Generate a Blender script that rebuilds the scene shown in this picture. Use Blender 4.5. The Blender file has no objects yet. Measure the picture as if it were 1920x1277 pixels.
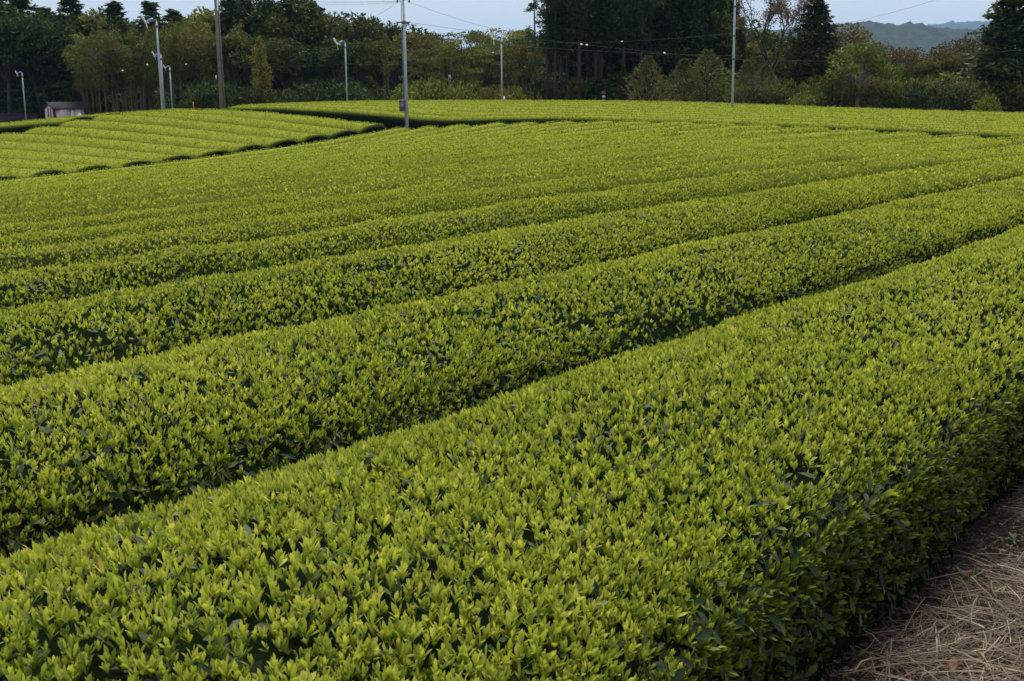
import bpy, math, random
import numpy as np
from mathutils import Matrix, Vector

RNG = np.random.default_rng(11)
random.seed(5)
S = bpy.context.scene
COL = S.collection

# ------------------------------------------------------------------ camera
F_PX = 2300.0                       # focal length in pixels of the 1920 wide photograph
CAM_Z = 2.0
ROLL = 0.0113
PITCH = math.atan((638.5 - 155.0) / F_PX)
fwd = Vector((0, math.cos(PITCH), -math.sin(PITCH)))
up0 = Vector((0, math.sin(PITCH), math.cos(PITCH)))
rt0 = Vector((1, 0, 0))
cr, sr = math.cos(ROLL), math.sin(ROLL)
c_right, c_up = rt0 * cr - up0 * sr, rt0 * sr + up0 * cr
cam_data = bpy.data.cameras.new('camera')
cam_data.sensor_width = 36.0
cam_data.lens = F_PX / 1920.0 * 36.0
cam_data.clip_start = 0.05
cam_data.clip_end = 30000
cam_ob = bpy.data.objects.new('camera', cam_data)
COL.objects.link(cam_ob)
M = Matrix.Identity(4)
for i in range(3):
    M[i][0], M[i][1], M[i][2] = c_right[i], c_up[i], -fwd[i]
M[2][3] = CAM_Z
cam_ob.matrix_world = M
S.camera = cam_ob
cam_data.dof.use_dof = True
cam_data.dof.focus_distance = 9.0
cam_data.dof.aperture_fstop = 16.0

# ------------------------------------------------------------------ sky, sun, exposure
SUN_EL, SUN_AZ = math.radians(58), math.radians(6)      # azimuth measured from +Y (view) towards +X
world = bpy.data.worlds.new('World')
S.world = world
world.use_nodes = True
wn, wl = world.node_tree.nodes, world.node_tree.links
wn.clear()
w_out = wn.new('ShaderNodeOutputWorld')
w_bg = wn.new('ShaderNodeBackground')
w_sky = wn.new('ShaderNodeTexSky')
w_sky.sky_type = 'NISHITA'
w_sky.sun_disc = False
w_sky.sun_elevation = SUN_EL
w_sky.sun_rotation = SUN_AZ
w_sky.air_density = 1.0
w_sky.dust_density = 3.0
w_sky.ozone_density = 1.0
# a thin even cloud sheet veils the blue: mix of the clear sky and a pale cloud colour with soft streaks
w_tc = wn.new('ShaderNodeTexCoord')
w_map = wn.new('ShaderNodeMapping')
w_map.inputs['Scale'].default_value = (1.0, 1.0, 4.0)
w_no = wn.new('ShaderNodeTexNoise')
w_no.inputs['Scale'].default_value = 1.6
w_no.inputs['Detail'].default_value = 4.0
w_ramp = wn.new('ShaderNodeMapRange')
w_ramp.inputs['From Min'].default_value = 0.3
w_ramp.inputs['From Max'].default_value = 0.7
w_ramp.inputs['To Min'].default_value = 0.74
w_ramp.inputs['To Max'].default_value = 0.90
w_mix = wn.new('ShaderNodeMix')
w_mix.data_type = 'RGBA'
w_mix.inputs['B'].default_value = (5.15, 5.5, 6.15, 1)
wl.new(w_tc.outputs['Generated'], w_map.inputs['Vector'])
wl.new(w_map.outputs['Vector'], w_no.inputs['Vector'])
wl.new(w_no.outputs['Fac'], w_ramp.inputs['Value'])
wl.new(w_ramp.outputs['Result'], w_mix.inputs['Factor'])
wl.new(w_sky.outputs['Color'], w_mix.inputs['A'])
wl.new(w_mix.outputs['Result'], w_bg.inputs['Color'])
w_bg.inputs['Strength'].default_value = 0.056
wl.new(w_bg.outputs['Background'], w_out.inputs['Surface'])

sun = bpy.data.lights.new('sun', 'SUN')
sun.energy = 2.3
sun.angle = math.radians(45)
sun.color = (1.0, 0.95, 0.86)
sun_ob = bpy.data.objects.new('sun', sun)
COL.objects.link(sun_ob)
sd = Vector((math.sin(SUN_AZ) * math.cos(SUN_EL), math.cos(SUN_AZ) * math.cos(SUN_EL), math.sin(SUN_EL)))
sun_ob.rotation_euler = sd.to_track_quat('Z', 'Y').to_euler()
sun_ob.location = (30, 20, 60)

S.view_settings.view_transform = 'Standard'
S.view_settings.look = 'None'
S.view_settings.exposure = 1.36
S.view_settings.gamma = 1.0
S.view_settings.use_curve_mapping = False
S.render.engine = 'CYCLES'
S.cycles.use_denoising = True
S.cycles.max_bounces = 6
S.cycles.diffuse_bounces = 3
S.cycles.transmission_bounces = 3
S.cycles.volume_bounces = 0
S.cycles.sample_clamp_indirect = 4.0

# ------------------------------------------------------------------ field axes and helpers
TH = math.radians(34.5)
R2 = np.array([math.sin(TH), math.cos(TH)])     # along the rows of the main field
N2 = np.array([-math.cos(TH), math.sin(TH)])    # across the rows, away from the camera


def ray(px, py):
    u, v = px - 960.0, 638.5 - py
    return np.array(fwd) + (np.array(c_right) * u + np.array(c_up) * v) / F_PX


def at(px, depth, py=190.0):
    d = ray(px, py)
    d = d * (depth / d[1])
    return d[0], d[1], d[2] + CAM_Z


def ab(x, y):
    return x * R2[0] + y * R2[1], x * N2[0] + y * N2[1]


def xy(a, b):
    return a * R2[0] + b * N2[0], a * R2[1] + b * N2[1]


# heights of the clipped tea surface (a along, b across, z relative to the lens), surveyed from the place
CTRL = np.array([
    (1.8, 2.8, -1.05), (2.4, 2.8, -1.10), (3.0, 2.8, -1.09), (3.2, 2.8, -1.11), (4.0, 2.8, -1.13), (5.6, 2.8, -1.18), (8.2, 2.8, -1.26), (13.3, 2.8,
    -1.41), (2.9, 4.6, -1.12), (3.5, 4.6, -1.15), (3.9, 4.6, -1.15), (4.3, 4.6, -1.15), (5.0, 4.6, -1.16), (6.7, 4.6, -1.21), (9.2, 4.6, -1.24), (13.4,
    4.6, -1.33), (21.7, 4.6, -1.53), (4.1, 6.4, -1.18), (5.3, 6.4, -1.19), (6.1, 6.4, -1.21), (9.3, 6.4, -1.22), (15.2, 6.4, -1.31), (30.1, 6.4, -1.73),
    (5.2, 8.2, -1.30), (7.8, 8.2, -1.30), (11.9, 8.2, -1.29), (19.5, 8.2, -1.41), (38.5, 8.2, -1.83), (9.5, 10.0, -1.42), (14.6, 10.0, -1.38), (23.8,
    10.0, -1.42), (11.3, 11.8, -1.51), (17.2, 11.8, -1.45), (28.1, 11.8, -1.53), (13.1, 13.6, -1.62), (19.9, 13.6, -1.55), (32.5, 13.6, -1.65), (14.8,
    15.4, -1.6), (22.5, 15.4, -1.56), (16.6, 17.2, -1.70), (25.1, 17.2, -1.56), (27.8, 19.0, -1.51),
    (45.8, 10.2, -1.97), (42.1, 13.8, -1.77), (40.6, 19.2, -1.54), (42.8, 24.6, -1.51), (44.3, 30, -1.6), (44.8, 35.4, -1.72), (24, 36.8, -2.93), (28.2, 36.8, -2.82), (31.9, 36.8, -2.68),
    (35.5, 36.8, -2.53), (39.2, 36.8, -2.35), (42.7, 36.8, -2.12), (45.8, 36.8, -1.92), (47.5, 51.2, -1.06), (47.5, 40.2, -1.36), (47.5, 32.5, -1.48),
    (47.5, 25.8, -1.54), (47.5, 19.9, -1.64), (47.5, 14.3, -1.79), (47.5, 10.1, -1.95), (68, 67.3, -1.35), (68, 60.2, -1.23), (68, 53.7, -1.2),
    (68, 46.5, -1.19), (68, 33.3, -1.22), (68, 28.6, -1.37), (68, 21.2, -1.6), (68, 14.5, -1.75), (43.6, 38.6, -1.91), (39.5, 38.6, -2.18),
    (35.7, 38.6, -2.46), (31.7, 38.6, -2.7), (27.9, 38.6, -2.81), (25.8, 38.6, -2.87), (35.3, 53, -2.02), (37, 53, -1.85), (39.7, 53, -1.42),
    (41.3, 53, -1.27), (45.4, 53, -1.21), (42, 64, -1.95), (45.9, 64, -1.93),
    # beyond the survey
    (-15, -10, -1.12), (-15, 5, -1.2), (-15, 25, -1.9), (-8, 45, -2.8), (20, -10, -1.7), (50, -10, -2.2), (75, -10, -2.2), (75, 5, -2.0), (2, -2, -1.08), (10, -3, -1.32),
    (20, 60, -2.9), (15, 90, -3.4), (50, 90, -2.6), (85, 90, -2.4), (90, 60, -2.0), (90, 30, -1.9), (95, 0, -2.3), (-15, 60, -3.4)], float)


def tps_fit(P, z, lam):
    n = len(P)
    d2 = ((P[:, None] - P[None]) ** 2).sum(-1)
    K = np.where(d2 > 0, d2 * np.log(np.maximum(d2, 1e-12)) * 0.5, 0) + lam * np.eye(n)
    A = np.zeros((n + 3, n + 3))
    A[:n, :n] = K
    A[:n, n] = 1
    A[:n, n + 1:] = P
    A[n:, :n] = A[:n, n:].T
    return np.linalg.solve(A, np.concatenate([z, np.zeros(3)]))


_SC = 20.0
_P = CTRL[:, :2] / _SC
_W = tps_fit(_P, CTRL[:, 2], 0.02)
GA, GB = np.arange(-20, 101, 1.0), np.arange(-16, 101, 1.0)
_ga, _gb = np.meshgrid(GA, GB, indexing='ij')
_q = np.stack([_ga.ravel(), _gb.ravel()], 1) / _SC
_d2 = ((_q[:, None] - _P[None]) ** 2).sum(-1)
_z = (np.where(_d2 > 0, _d2 * np.log(np.maximum(_d2, 1e-12)) * 0.5, 0) @ _W[:len(_P)]) + _W[len(_P)] + _q @ _W[len(_P) + 1:]
GZ = _z.reshape(_ga.shape)


def top_ab(a, b):
    """world height of the clipped tea surface"""
    a, b = np.asarray(a, float), np.asarray(b, float)
    fa = np.clip(a - GA[0], 0, len(GA) - 1.001)
    fb = np.clip(b - GB[0], 0, len(GB) - 1.001)
    i, j = fa.astype(int), fb.astype(int)
    u, v = fa - i, fb - j
    return (GZ[i, j] * (1 - u) * (1 - v) + GZ[i + 1, j] * u * (1 - v) + GZ[i, j + 1] * (1 - u) * v + GZ[i + 1, j + 1] * u * v) + CAM_Z


ROW_H = 0.80


def ground_z(x, y):
    a, b = ab(x, y)
    return top_ab(a, b) - ROW_H


def noise2(x, y, seed=0, n=10, f0=1.0):
    """cheap smooth noise from a few sines, about -1..1"""
    rg = np.random.default_rng(seed)
    o = np.zeros_like(np.asarray(x, float))
    for k in range(n):
        an = rg.uniform(0, 2 * np.pi)
        f = f0 * rg.uniform(0.5, 2.2)
        o = o + np.sin((x * np.cos(an) + y * np.sin(an)) * f + rg.uniform(0, 6.28))
    return o / math.sqrt(n) / 1.2


# ------------------------------------------------------------------ mesh helpers
def new_mesh(name, verts, faces_list, mats, tint=None, smooth=False, mat_index=None):
    """faces_list: list of (k, 3|4) int arrays"""
    me = bpy.data.meshes.new(name)
    verts = np.asarray(verts, np.float32)
    me.vertices.add(len(verts))
    me.vertices.foreach_set('co', verts.ravel())
    faces_list = [np.asarray(f, np.int32) for f in faces_list if len(f)]
    loops = np.concatenate([f.ravel() for f in faces_list])
    tot = np.concatenate([np.full(len(f), f.shape[1], np.int32) for f in faces_list])
    start = np.concatenate([[0], np.cumsum(tot)[:-1]]).astype(np.int32)
    me.loops.add(len(loops))
    me.loops.foreach_set('vertex_index', loops)
    me.polygons.add(len(tot))
    me.polygons.foreach_set('loop_start', start)
    me.polygons.foreach_set('loop_total', tot)
    if mat_index is not None:
        me.polygons.foreach_set('material_index', np.asarray(mat_index, np.int32))
    if smooth:
        me.polygons.foreach_set('use_smooth', np.ones(len(tot), bool))
    me.update(calc_edges=True)
    me.validate()
    if tint is not None:
        at_ = me.attributes.new('tint', 'FLOAT_COLOR', 'POINT')
        c = np.ones((len(verts), 4), np.float32)
        t = np.asarray(tint, np.float32)
        c[:, :t.shape[1]] = t
        at_.data.foreach_set('color', c.ravel())
    for m in (mats if isinstance(mats, (list, tuple)) else [mats]):
        me.materials.append(m)
    return me


def link(name, me, parent=None):
    o = bpy.data.objects.new(name, me)
    COL.objects.link(o)
    if parent is not None:
        o.parent = parent
    return o


def tag(o, label=None, cat=None, group=None, kind=None):
    for k, v in (('label', label), ('category', cat), ('group', group), ('kind', kind)):
        if v:
            o[k] = v
    return o


def empty(name, loc, rotz=0.0):
    o = bpy.data.objects.new(name, None)
    o.empty_display_size = 0.2
    COL.objects.link(o)
    o.location = loc
    o.rotation_euler = (0, 0, rotz)
    return o


class MB:
    """collects simple shapes into one mesh"""

    def __init__(self):
        self.v, self.f3, self.f4, self.n = [], [], [], 0

    def add(self, v, f):
        v = np.asarray(v, float)
        self.v.append(v)
        for q in f:
            (self.f4 if len(q) == 4 else self.f3).append([i + self.n for i in q])
        self.n += len(v)

    def box(self, cx, cy, cz, sx, sy, sz, rot=None):
        v = np.array([(x, y, z) for x in (-.5, .5) for y in (-.5, .5) for z in (-.5, .5)]) * (sx, sy, sz)
        if rot is not None:
            v = v @ np.array(rot.to_matrix()).T
        self.add(v + (cx, cy, cz), [(0, 1, 3, 2), (4, 6, 7, 5), (0, 4, 5, 1), (2, 3, 7, 6), (0, 2, 6, 4), (1, 5, 7, 3)])

    def tube(self, pts, rad, seg=8, cap=True):
        pts = np.asarray(pts, float)
        rad = np.broadcast_to(rad, (len(pts),))
        ring = []
        for i, p in enumerate(pts):
            t = pts[min(i + 1, len(pts) - 1)] - pts[max(i - 1, 0)]
            t = t / (np.linalg.norm(t) + 1e-9)
            h = np.array([1.0, 0, 0]) if abs(t[0]) < 0.8 else np.array([0, 1.0, 0])
            x = np.cross(t, h)
            x /= np.linalg.norm(x)
            y = np.cross(t, x)
            an = np.arange(seg) * 2 * np.pi / seg
            ring.append(p + rad[i] * (np.cos(an)[:, None] * x + np.sin(an)[:, None] * y))
        v = np.concatenate(ring)
        f = []
        for i in range(len(pts) - 1):
            for k in range(seg):
                a, b = i * seg + k, i * seg + (k + 1) % seg
                f.append((a, b, b + seg, a + seg))
        if cap:
            c0, c1 = len(v), len(v) + 1
            v = np.concatenate([v, pts[:1], pts[-1:]])
            for k in range(seg):
                f.append((c0, (k + 1) % seg, k))
                o = (len(pts) - 1) * seg
                f.append((c1, o + k, o + (k + 1) % seg))
        self.add(v, f)

    def mesh(self, name, mat, smooth=False):
        fl = []
        if self.f4:
            fl.append(np.array(self.f4))
        if self.f3:
            fl.append(np.array(self.f3))
        return new_mesh(name, np.concatenate(self.v), fl, mat, smooth=smooth)

    def build(self, name, mat, parent=None, smooth=False):
        return link(name, self.mesh(name, mat, smooth), parent)


# ------------------------------------------------------------------ materials
def mat_base(name):
    m = bpy.data.materials.new(name)
    m.use_nodes = True
    nt = m.node_tree
    b = nt.nodes['Principled BSDF']
    return m, nt, b, nt.nodes['Material Output']


def plain(name, col, rough=0.6, metal=0.0, var=0.15, scale=30.0, bump=0.0):
    m, nt, b, out = mat_base(name)
    tc = nt.nodes.new('ShaderNodeTexCoord')
    no = nt.nodes.new('ShaderNodeTexNoise')
    no.inputs['Scale'].default_value = scale
    no.inputs['Detail'].default_value = 5
    rp = nt.nodes.new('ShaderNodeValToRGB')
    rp.color_ramp.elements[0].position = 0.3
    rp.color_ramp.elements[1].position = 0.7
    rp.color_ramp.elements[0].color = (*[c * (1 - var) for c in col], 1)
    rp.color_ramp.elements[1].color = (*[min(1, c * (1 + var)) for c in col], 1)
    nt.links.new(tc.outputs['Object'], no.inputs['Vector'])
    nt.links.new(no.outputs['Fac'], rp.inputs['Fac'])
    nt.links.new(rp.outputs['Color'], b.inputs['Base Color'])
    b.inputs['Roughness'].default_value = rough
    b.inputs['Metallic'].default_value = metal
    if bump:
        bp = nt.nodes.new('ShaderNodeBump')
        bp.inputs['Strength'].default_value = bump
        bp.inputs['Distance'].default_value = 0.02
        nt.links.new(no.outputs['Fac'], bp.inputs['Height'])
        nt.links.new(bp.outputs['Normal'], b.inputs['Normal'])
    return m


def leaf_mat(name, stops, rough=0.5, spec=0.5, trans=0.3, tcol=None, objvar=0.0, patch=0.0):
    """leaf colour picked along a ramp by each leaf's own tint (R); G lightens towards the tip"""
    m, nt, b, out = mat_base(name)
    L = nt.links
    atn = nt.nodes.new('ShaderNodeAttribute')
    atn.attribute_name = 'tint'
    sep = nt.nodes.new('ShaderNodeSeparateColor')
    L.new(atn.outputs['Color'], sep.inputs['Color'])
    rp = nt.nodes.new('ShaderNodeValToRGB')
    el = rp.color_ramp.elements
    while len(el) < len(stops):
        el.new(0.5)
    for e, (p, c) in zip(el, stops):
        e.position = p
        e.color = (*c, 1)
    fac = sep.outputs['Red']
    if patch:
        geo = nt.nodes.new('ShaderNodeNewGeometry')
        no = nt.nodes.new('ShaderNodeTexNoise')
        no.inputs['Scale'].default_value = 0.55
        no.inputs['Detail'].default_value = 3
        L.new(geo.outputs['Position'], no.inputs['Vector'])
        mr = nt.nodes.new('ShaderNodeMapRange')
        mr.inputs['From Min'].default_value = 0.3
        mr.inputs['From Max'].default_value = 0.7
        mr.inputs['To Min'].default_value = -patch
        mr.inputs['To Max'].default_value = patch
        L.new(no.outputs['Fac'], mr.inputs['Value'])
        ad = nt.nodes.new('ShaderNodeMath')
        ad.operation = 'ADD'
        L.new(fac, ad.inputs[0])
        L.new(mr.outputs['Result'], ad.inputs[1])
        fac = ad.outputs[0]
    L.new(fac, rp.inputs['Fac'])
    col = rp.outputs['Color']
    if objvar:
        oi = nt.nodes.new('ShaderNodeObjectInfo')
        hs = nt.nodes.new('ShaderNodeHueSaturation')
        mr = nt.nodes.new('ShaderNodeMapRange')
        mr.inputs['To Min'].default_value = 1 - objvar
        mr.inputs['To Max'].default_value = 1 + objvar
        L.new(oi.outputs['Random'], mr.inputs['Value'])
        L.new(mr.outputs['Result'], hs.inputs['Value'])
        mh = nt.nodes.new('ShaderNodeMath')
        mh.operation = 'MULTIPLY'
        mh.inputs[1].default_value = 7.13
        fr = nt.nodes.new('ShaderNodeMath')
        fr.operation = 'FRACT'
        L.new(oi.outputs['Random'], mh.inputs[0])
        L.new(mh.outputs[0], fr.inputs[0])
        mr2 = nt.nodes.new('ShaderNodeMapRange')
        mr2.inputs['To Min'].default_value = 0.475
        mr2.inputs['To Max'].default_value = 0.52
        L.new(fr.outputs[0], mr2.inputs['Value'])
        L.new(mr2.outputs['Result'], hs.inputs['Hue'])
        L.new(col, hs.inputs['Color'])
        col = hs.outputs['Color']
    L.new(col, b.inputs['Base Color'])
    b.inputs['Roughness'].default_value = rough
    b.inputs['Specular IOR Level'].default_value = spec
    if trans:
        tr = nt.nodes.new('ShaderNodeBsdfTranslucent')
        mx = nt.nodes.new('ShaderNodeMixShader')
        mx.inputs['Fac'].default_value = trans
        if tcol:
            mc = nt.nodes.new('ShaderNodeMix')
            mc.data_type = 'RGBA'
            mc.blend_type = 'MULTIPLY'
            mc.inputs['Factor'].default_value = 1.0
            mc.inputs['B'].default_value = (*tcol, 1)
            L.new(col, mc.inputs['A'])
            L.new(mc.outputs['Result'], tr.inputs['Color'])
        else:
            L.new(col, tr.inputs['Color'])
        L.new(b.outputs['BSDF'], mx.inputs[1])
        L.new(tr.outputs['BSDF'], mx.inputs[2])
        L.new(mx.outputs['Shader'], out.inputs['Surface'])
    return m


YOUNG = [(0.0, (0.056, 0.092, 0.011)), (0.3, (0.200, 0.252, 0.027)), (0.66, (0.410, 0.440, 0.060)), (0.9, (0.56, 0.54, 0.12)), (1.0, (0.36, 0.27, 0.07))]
M_YOUNG = leaf_mat('young_tea_leaf', YOUNG, rough=0.55, spec=0.25, trans=0.36, tcol=(1.2, 1.2, 0.7), patch=0.08)
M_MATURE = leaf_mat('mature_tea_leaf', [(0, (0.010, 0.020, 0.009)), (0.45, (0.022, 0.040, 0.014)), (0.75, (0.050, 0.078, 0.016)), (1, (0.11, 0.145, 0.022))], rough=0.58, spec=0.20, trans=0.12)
M_TWIG = plain('tea_twig_bark', (0.035, 0.026, 0.018), 0.85)


def canopy_mat():
    """inner body of a clipped tea hedge: dark mature leaf below, young growth showing on the clipped top of far rows (tint R = share of young growth)"""
    m, nt, b, out = mat_base('tea_canopy')
    L = nt.links
    atn = nt.nodes.new('ShaderNodeAttribute')
    atn.attribute_name = 'tint'
    sep = nt.nodes.new('ShaderNodeSeparateColor')
    L.new(atn.outputs['Color'], sep.inputs['Color'])
    geo = nt.nodes.new('ShaderNodeNewGeometry')
    no = nt.nodes.new('ShaderNodeTexNoise')
    no.inputs['Scale'].default_value = 22
    no.inputs['Detail'].default_value = 4
    L.new(geo.outputs['Position'], no.inputs['Vector'])
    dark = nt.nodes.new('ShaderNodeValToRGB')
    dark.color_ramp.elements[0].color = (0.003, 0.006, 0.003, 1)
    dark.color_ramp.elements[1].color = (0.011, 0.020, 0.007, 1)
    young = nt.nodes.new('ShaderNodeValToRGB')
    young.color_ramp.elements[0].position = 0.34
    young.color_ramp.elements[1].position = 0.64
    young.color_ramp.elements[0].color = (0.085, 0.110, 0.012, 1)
    young.color_ramp.elements[1].color = (0.225, 0.255, 0.034, 1)  # dimmed: self-shade the smooth body lacks is put into this colour
    L.new(no.outputs['Fac'], dark.inputs['Fac'])
    L.new(no.outputs['Fac'], young.inputs['Fac'])
    mx = nt.nodes.new('ShaderNodeMix')
    mx.data_type = 'RGBA'
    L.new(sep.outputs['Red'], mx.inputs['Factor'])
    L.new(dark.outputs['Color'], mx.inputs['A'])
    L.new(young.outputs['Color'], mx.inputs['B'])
    L.new(mx.outputs['Result'], b.inputs['Base Color'])
    b.inputs['Roughness'].default_value = 1.0
    b.inputs['Specular IOR Level'].default_value = 0.0
    bp = nt.nodes.new('ShaderNodeBump')
    bp.inputs['Strength'].default_value = 0.5
    bp.inputs['Distance'].default_value = 0.03
    L.new(no.outputs['Fac'], bp.inputs['Height'])
    L.new(bp.outputs['Normal'], b.inputs['Normal'])
    return m


M_CANOPY = canopy_mat()


def ground_mat(name, cols, scale, bump):
    m, nt, b, out = mat_base(name)
    L = nt.links
    geo = nt.nodes.new('ShaderNodeNewGeometry')
    no = nt.nodes.new('ShaderNodeTexNoise')
    no.inputs['Scale'].default_value = scale
    no.inputs['Detail'].default_value = 8
    no.inputs['Roughness'].default_value = 0.65
    L.new(geo.outputs['Position'], no.inputs['Vector'])
    rp = nt.nodes.new('ShaderNodeValToRGB')
    el = rp.color_ramp.elements
    while len(el) < len(cols):
        el.new(0.5)
    for i, (e, c) in enumerate(zip(el, cols)):
        e.position = 0.3 + 0.4 * i / (len(cols) - 1)
        e.color = (*c, 1)
    L.new(no.outputs['Fac'], rp.inputs['Fac'])
    L.new(rp.outputs['Color'], b.inputs['Base Color'])
    b.inputs['Roughness'].default_value = 0.95
    b.inputs['Specular IOR Level'].default_value = 0.2
    bp = nt.nodes.new('ShaderNodeBump')
    bp.inputs['Strength'].default_value = 0.8
    bp.inputs['Distance'].default_value = bump
    L.new(no.outputs['Fac'], bp.inputs['Height'])
    L.new(bp.outputs['Normal'], b.inputs['Normal'])
    return m


M_SOIL = ground_mat('dark_soil', [(0.010, 0.007, 0.005), (0.022, 0.015, 0.011), (0.050, 0.035, 0.026)], 24.0, 0.05)
M_PATH = ground_mat('gravel_path', [(0.10, 0.085, 0.08), (0.17, 0.15, 0.14), (0.22, 0.2, 0.19)], 14.0, 0.02)
M_HILL = ground_mat('wooded_hill', [(0.003, 0.006, 0.004), (0.007, 0.013, 0.007), (0.018, 0.023, 0.011)], 0.06, 10.0)
M_STRAW = leaf_mat('dry_straw', [(0, (0.032, 0.020, 0.012)), (0.35, (0.105, 0.070, 0.043)), (0.78, (0.25, 0.187, 0.125)), (1, (0.46, 0.375, 0.27))], rough=0.65, spec=0.3, trans=0.1)
M_CONC = plain('weathered_concrete', (0.20, 0.175, 0.155), 0.85, var=0.2, scale=6, bump=0.2)
M_STEEL = plain('galvanised_steel', (0.36, 0.41, 0.48), 0.5, 0.25, var=0.12, scale=5)
M_WHITE = plain('white_paint', (0.78, 0.79, 0.80), 0.45, var=0.04)
M_BLUEGREY = plain('blue_grey_motor_paint', (0.10, 0.16, 0.27), 0.5, var=0.1)
M_WIRE = plain('wire_rubber', (0.055, 0.065, 0.07), 1.0)
M_CERAMIC = plain('white_ceramic', (0.75, 0.76, 0.78), 0.25, var=0.03)
M_BARK = plain('tree_bark', (0.050, 0.042, 0.034), 0.9, var=0.35, scale=3)
M_BARK_PALE = plain('pale_bark', (0.13, 0.115, 0.095), 0.9, var=0.3, scale=3)
M_CULM = plain('bamboo_culm', (0.085, 0.095, 0.045), 0.6, var=0.25, scale=2)
M_BOX = plain('grey_box_paint', (0.11, 0.105, 0.11), 0.5, var=0.08)

# ------------------------------------------------------------------ setting: ground, path, hills
# near terrain grid follows the field; a ring of coarser cells carries on to the horizon
gx = np.concatenate([np.linspace(-9000, -200, 14), np.linspace(-170, -100, 6), np.arange(-95, 96, 1.25), np.linspace(100, 170, 6), np.linspace(200, 9000, 14)])
gy = np.concatenate([np.linspace(-2000, -60, 6), np.arange(-25, 150, 1.25), np.linspace(155, 260, 8), np.linspace(320, 9500, 16)])
GX, GY = np.meshgrid(gx, gy, indexing='ij')
gz = ground_z(GX, GY)
da = np.hypot(GX, GY - 45)
fall = np.clip((da - 105) / 120, 0, 1)
gz = gz * (1 - fall) + (-9.0) * fall
near = np.clip(1 - da / 160, 0, 1)
gz = gz + near * (0.012 * noise2(GX, GY, 3, 12, 2.0) + 0.006 * noise2(GX, GY, 4, 12, 5.0)) - 0.0
ni, nj = GX.shape
idx = np.arange(ni * nj).reshape(ni, nj)
quads = np.stack([idx[:-1, :-1], idx[1:, :-1], idx[1:, 1:], idx[:-1, 1:]], -1).reshape(-1, 4)
g = link('ground', new_mesh('ground', np.stack([GX, GY, gz], -1).reshape(-1, 3), [quads], M_SOIL, smooth=True))
tag(g, 'dark brown soil under the tea rows and trees', kind='structure')


def strip(name, a0, a1, b0, b1, mat, lift, label):
    A, B = np.meshgrid(np.arange(a0, a1 + .01, .6), np.linspace(b0, b1, max(2, int(abs(b1 - b0) / .6) + 1)), indexing='ij')
    X, Y = xy(A, B)
    Z = ground_z(X, Y) + lift
    i = np.arange(A.size).reshape(A.shape)
    q = np.stack([i[:-1, :-1], i[1:, :-1], i[1:, 1:], i[:-1, 1:]], -1).reshape(-1, 4)
    o = link(name, new_mesh(name, np.stack([X, Y, Z], -1).reshape(-1, 3), [q], mat, smooth=True))
    tag(o, label, kind='structure')
    return o


strip('path', 44.7, 46.9, -8, 70, M_PATH, 0.05, 'gravel farm path in front of the dark side of the far tea block')


def ridge(name, pts, depth, thick, mat, label, amp, seed):
    """a wooded ridge: skyline given as (pixel x, pixel y) at a distance, with front and back slopes"""
    px = np.array([p[0] for p in pts], float)
    py = np.array([p[1] for p in pts], float)
    xs = np.linspace(px[0], px[-1], 430)
    ys = np.interp(xs, px, py)
    top = np.array([at(x, depth, y) for x, y in zip(xs, ys)])
    endt = np.clip(np.minimum(xs - xs[0], xs[-1] - xs) / (.22 * (xs[-1] - xs[0])), 0, 1)
    endt = endt * endt * (3 - 2 * endt)
    hz = top[:, 2] + amp * (noise2(top[:, 0], top[:, 0] * 0, seed, 12, 0.05 * 1500 / depth) * .6 + noise2(top[:, 0], top[:, 0] * 0, seed + 1, 14, 0.16 * 1500 / depth) * .5)
    prof = [(-1.0, 0.0), (-.8, .22), (-.6, .45), (-.42, .62), (-.26, .78), (-.12, .92), (0, 1.0), (.3, .9), (1.0, 0.0)]
    prof = np.array(prof)
    V = []
    sc = depth / 2100.0
    for t in np.concatenate([np.linspace(-1, 0, 34), [.3, 1.0]]):
        h = np.interp(t, prof[:, 0], prof[:, 1])
        z = -9.5 + (hz + 9.5) * h * endt
        x, y = top[:, 0], top[:, 1] + t * thick
        z = z + np.clip(h * 3, 0, 1) * endt * sc * (2.2 * noise2(x, y, seed + 5, 16, .35 / sc) + 1.8 * noise2(x, y, seed + 6, 16, .8 / sc) + 3 * h * (1 - h) * noise2(x, y, seed + 7, 10, .03 / sc))
        V.append(np.stack([x, y, z], -1))
    V = np.array(V)
    i = np.arange(V.shape[0] * V.shape[1]).reshape(V.shape[:2])
    q = np.stack([i[:-1, :-1], i[:-1, 1:], i[1:, 1:], i[1:, :-1]], -1).reshape(-1, 4)
    o = link(name, new_mesh(name, V.reshape(-1, 3), [q], mat, smooth=True))
    tag(o, label, kind='structure')


ridge('hills', [(700, 90), (1000, 75), (1400, 60), (1520, 52), (1570, 44), (1598, 42), (1636, 41), (1659, 45), (1689, 48), (1702, 44), (1714, 45), (1734, 58), (1761, 53),
                (1782, 54), (1802, 54), (1827, 57), (1900, 50), (2100, 40), (2300, 50), (2700, 80)], 2100, 650, M_HILL, 'blue hazy wooded hill beyond the right-hand trees', .5, 21)
ridge('hills', [(500, 90), (900, 70), (1300, 62), (1560, 52), (1640, 50), (1718, 47), (1773, 45), (1802, 42), (1855, 37), (1950, 38), (2200, 52), (2500, 70), (2900, 90)], 6200, 1300, M_HILL,
      'palest and farthest blue ridge on the horizon', 1.2, 31)

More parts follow.
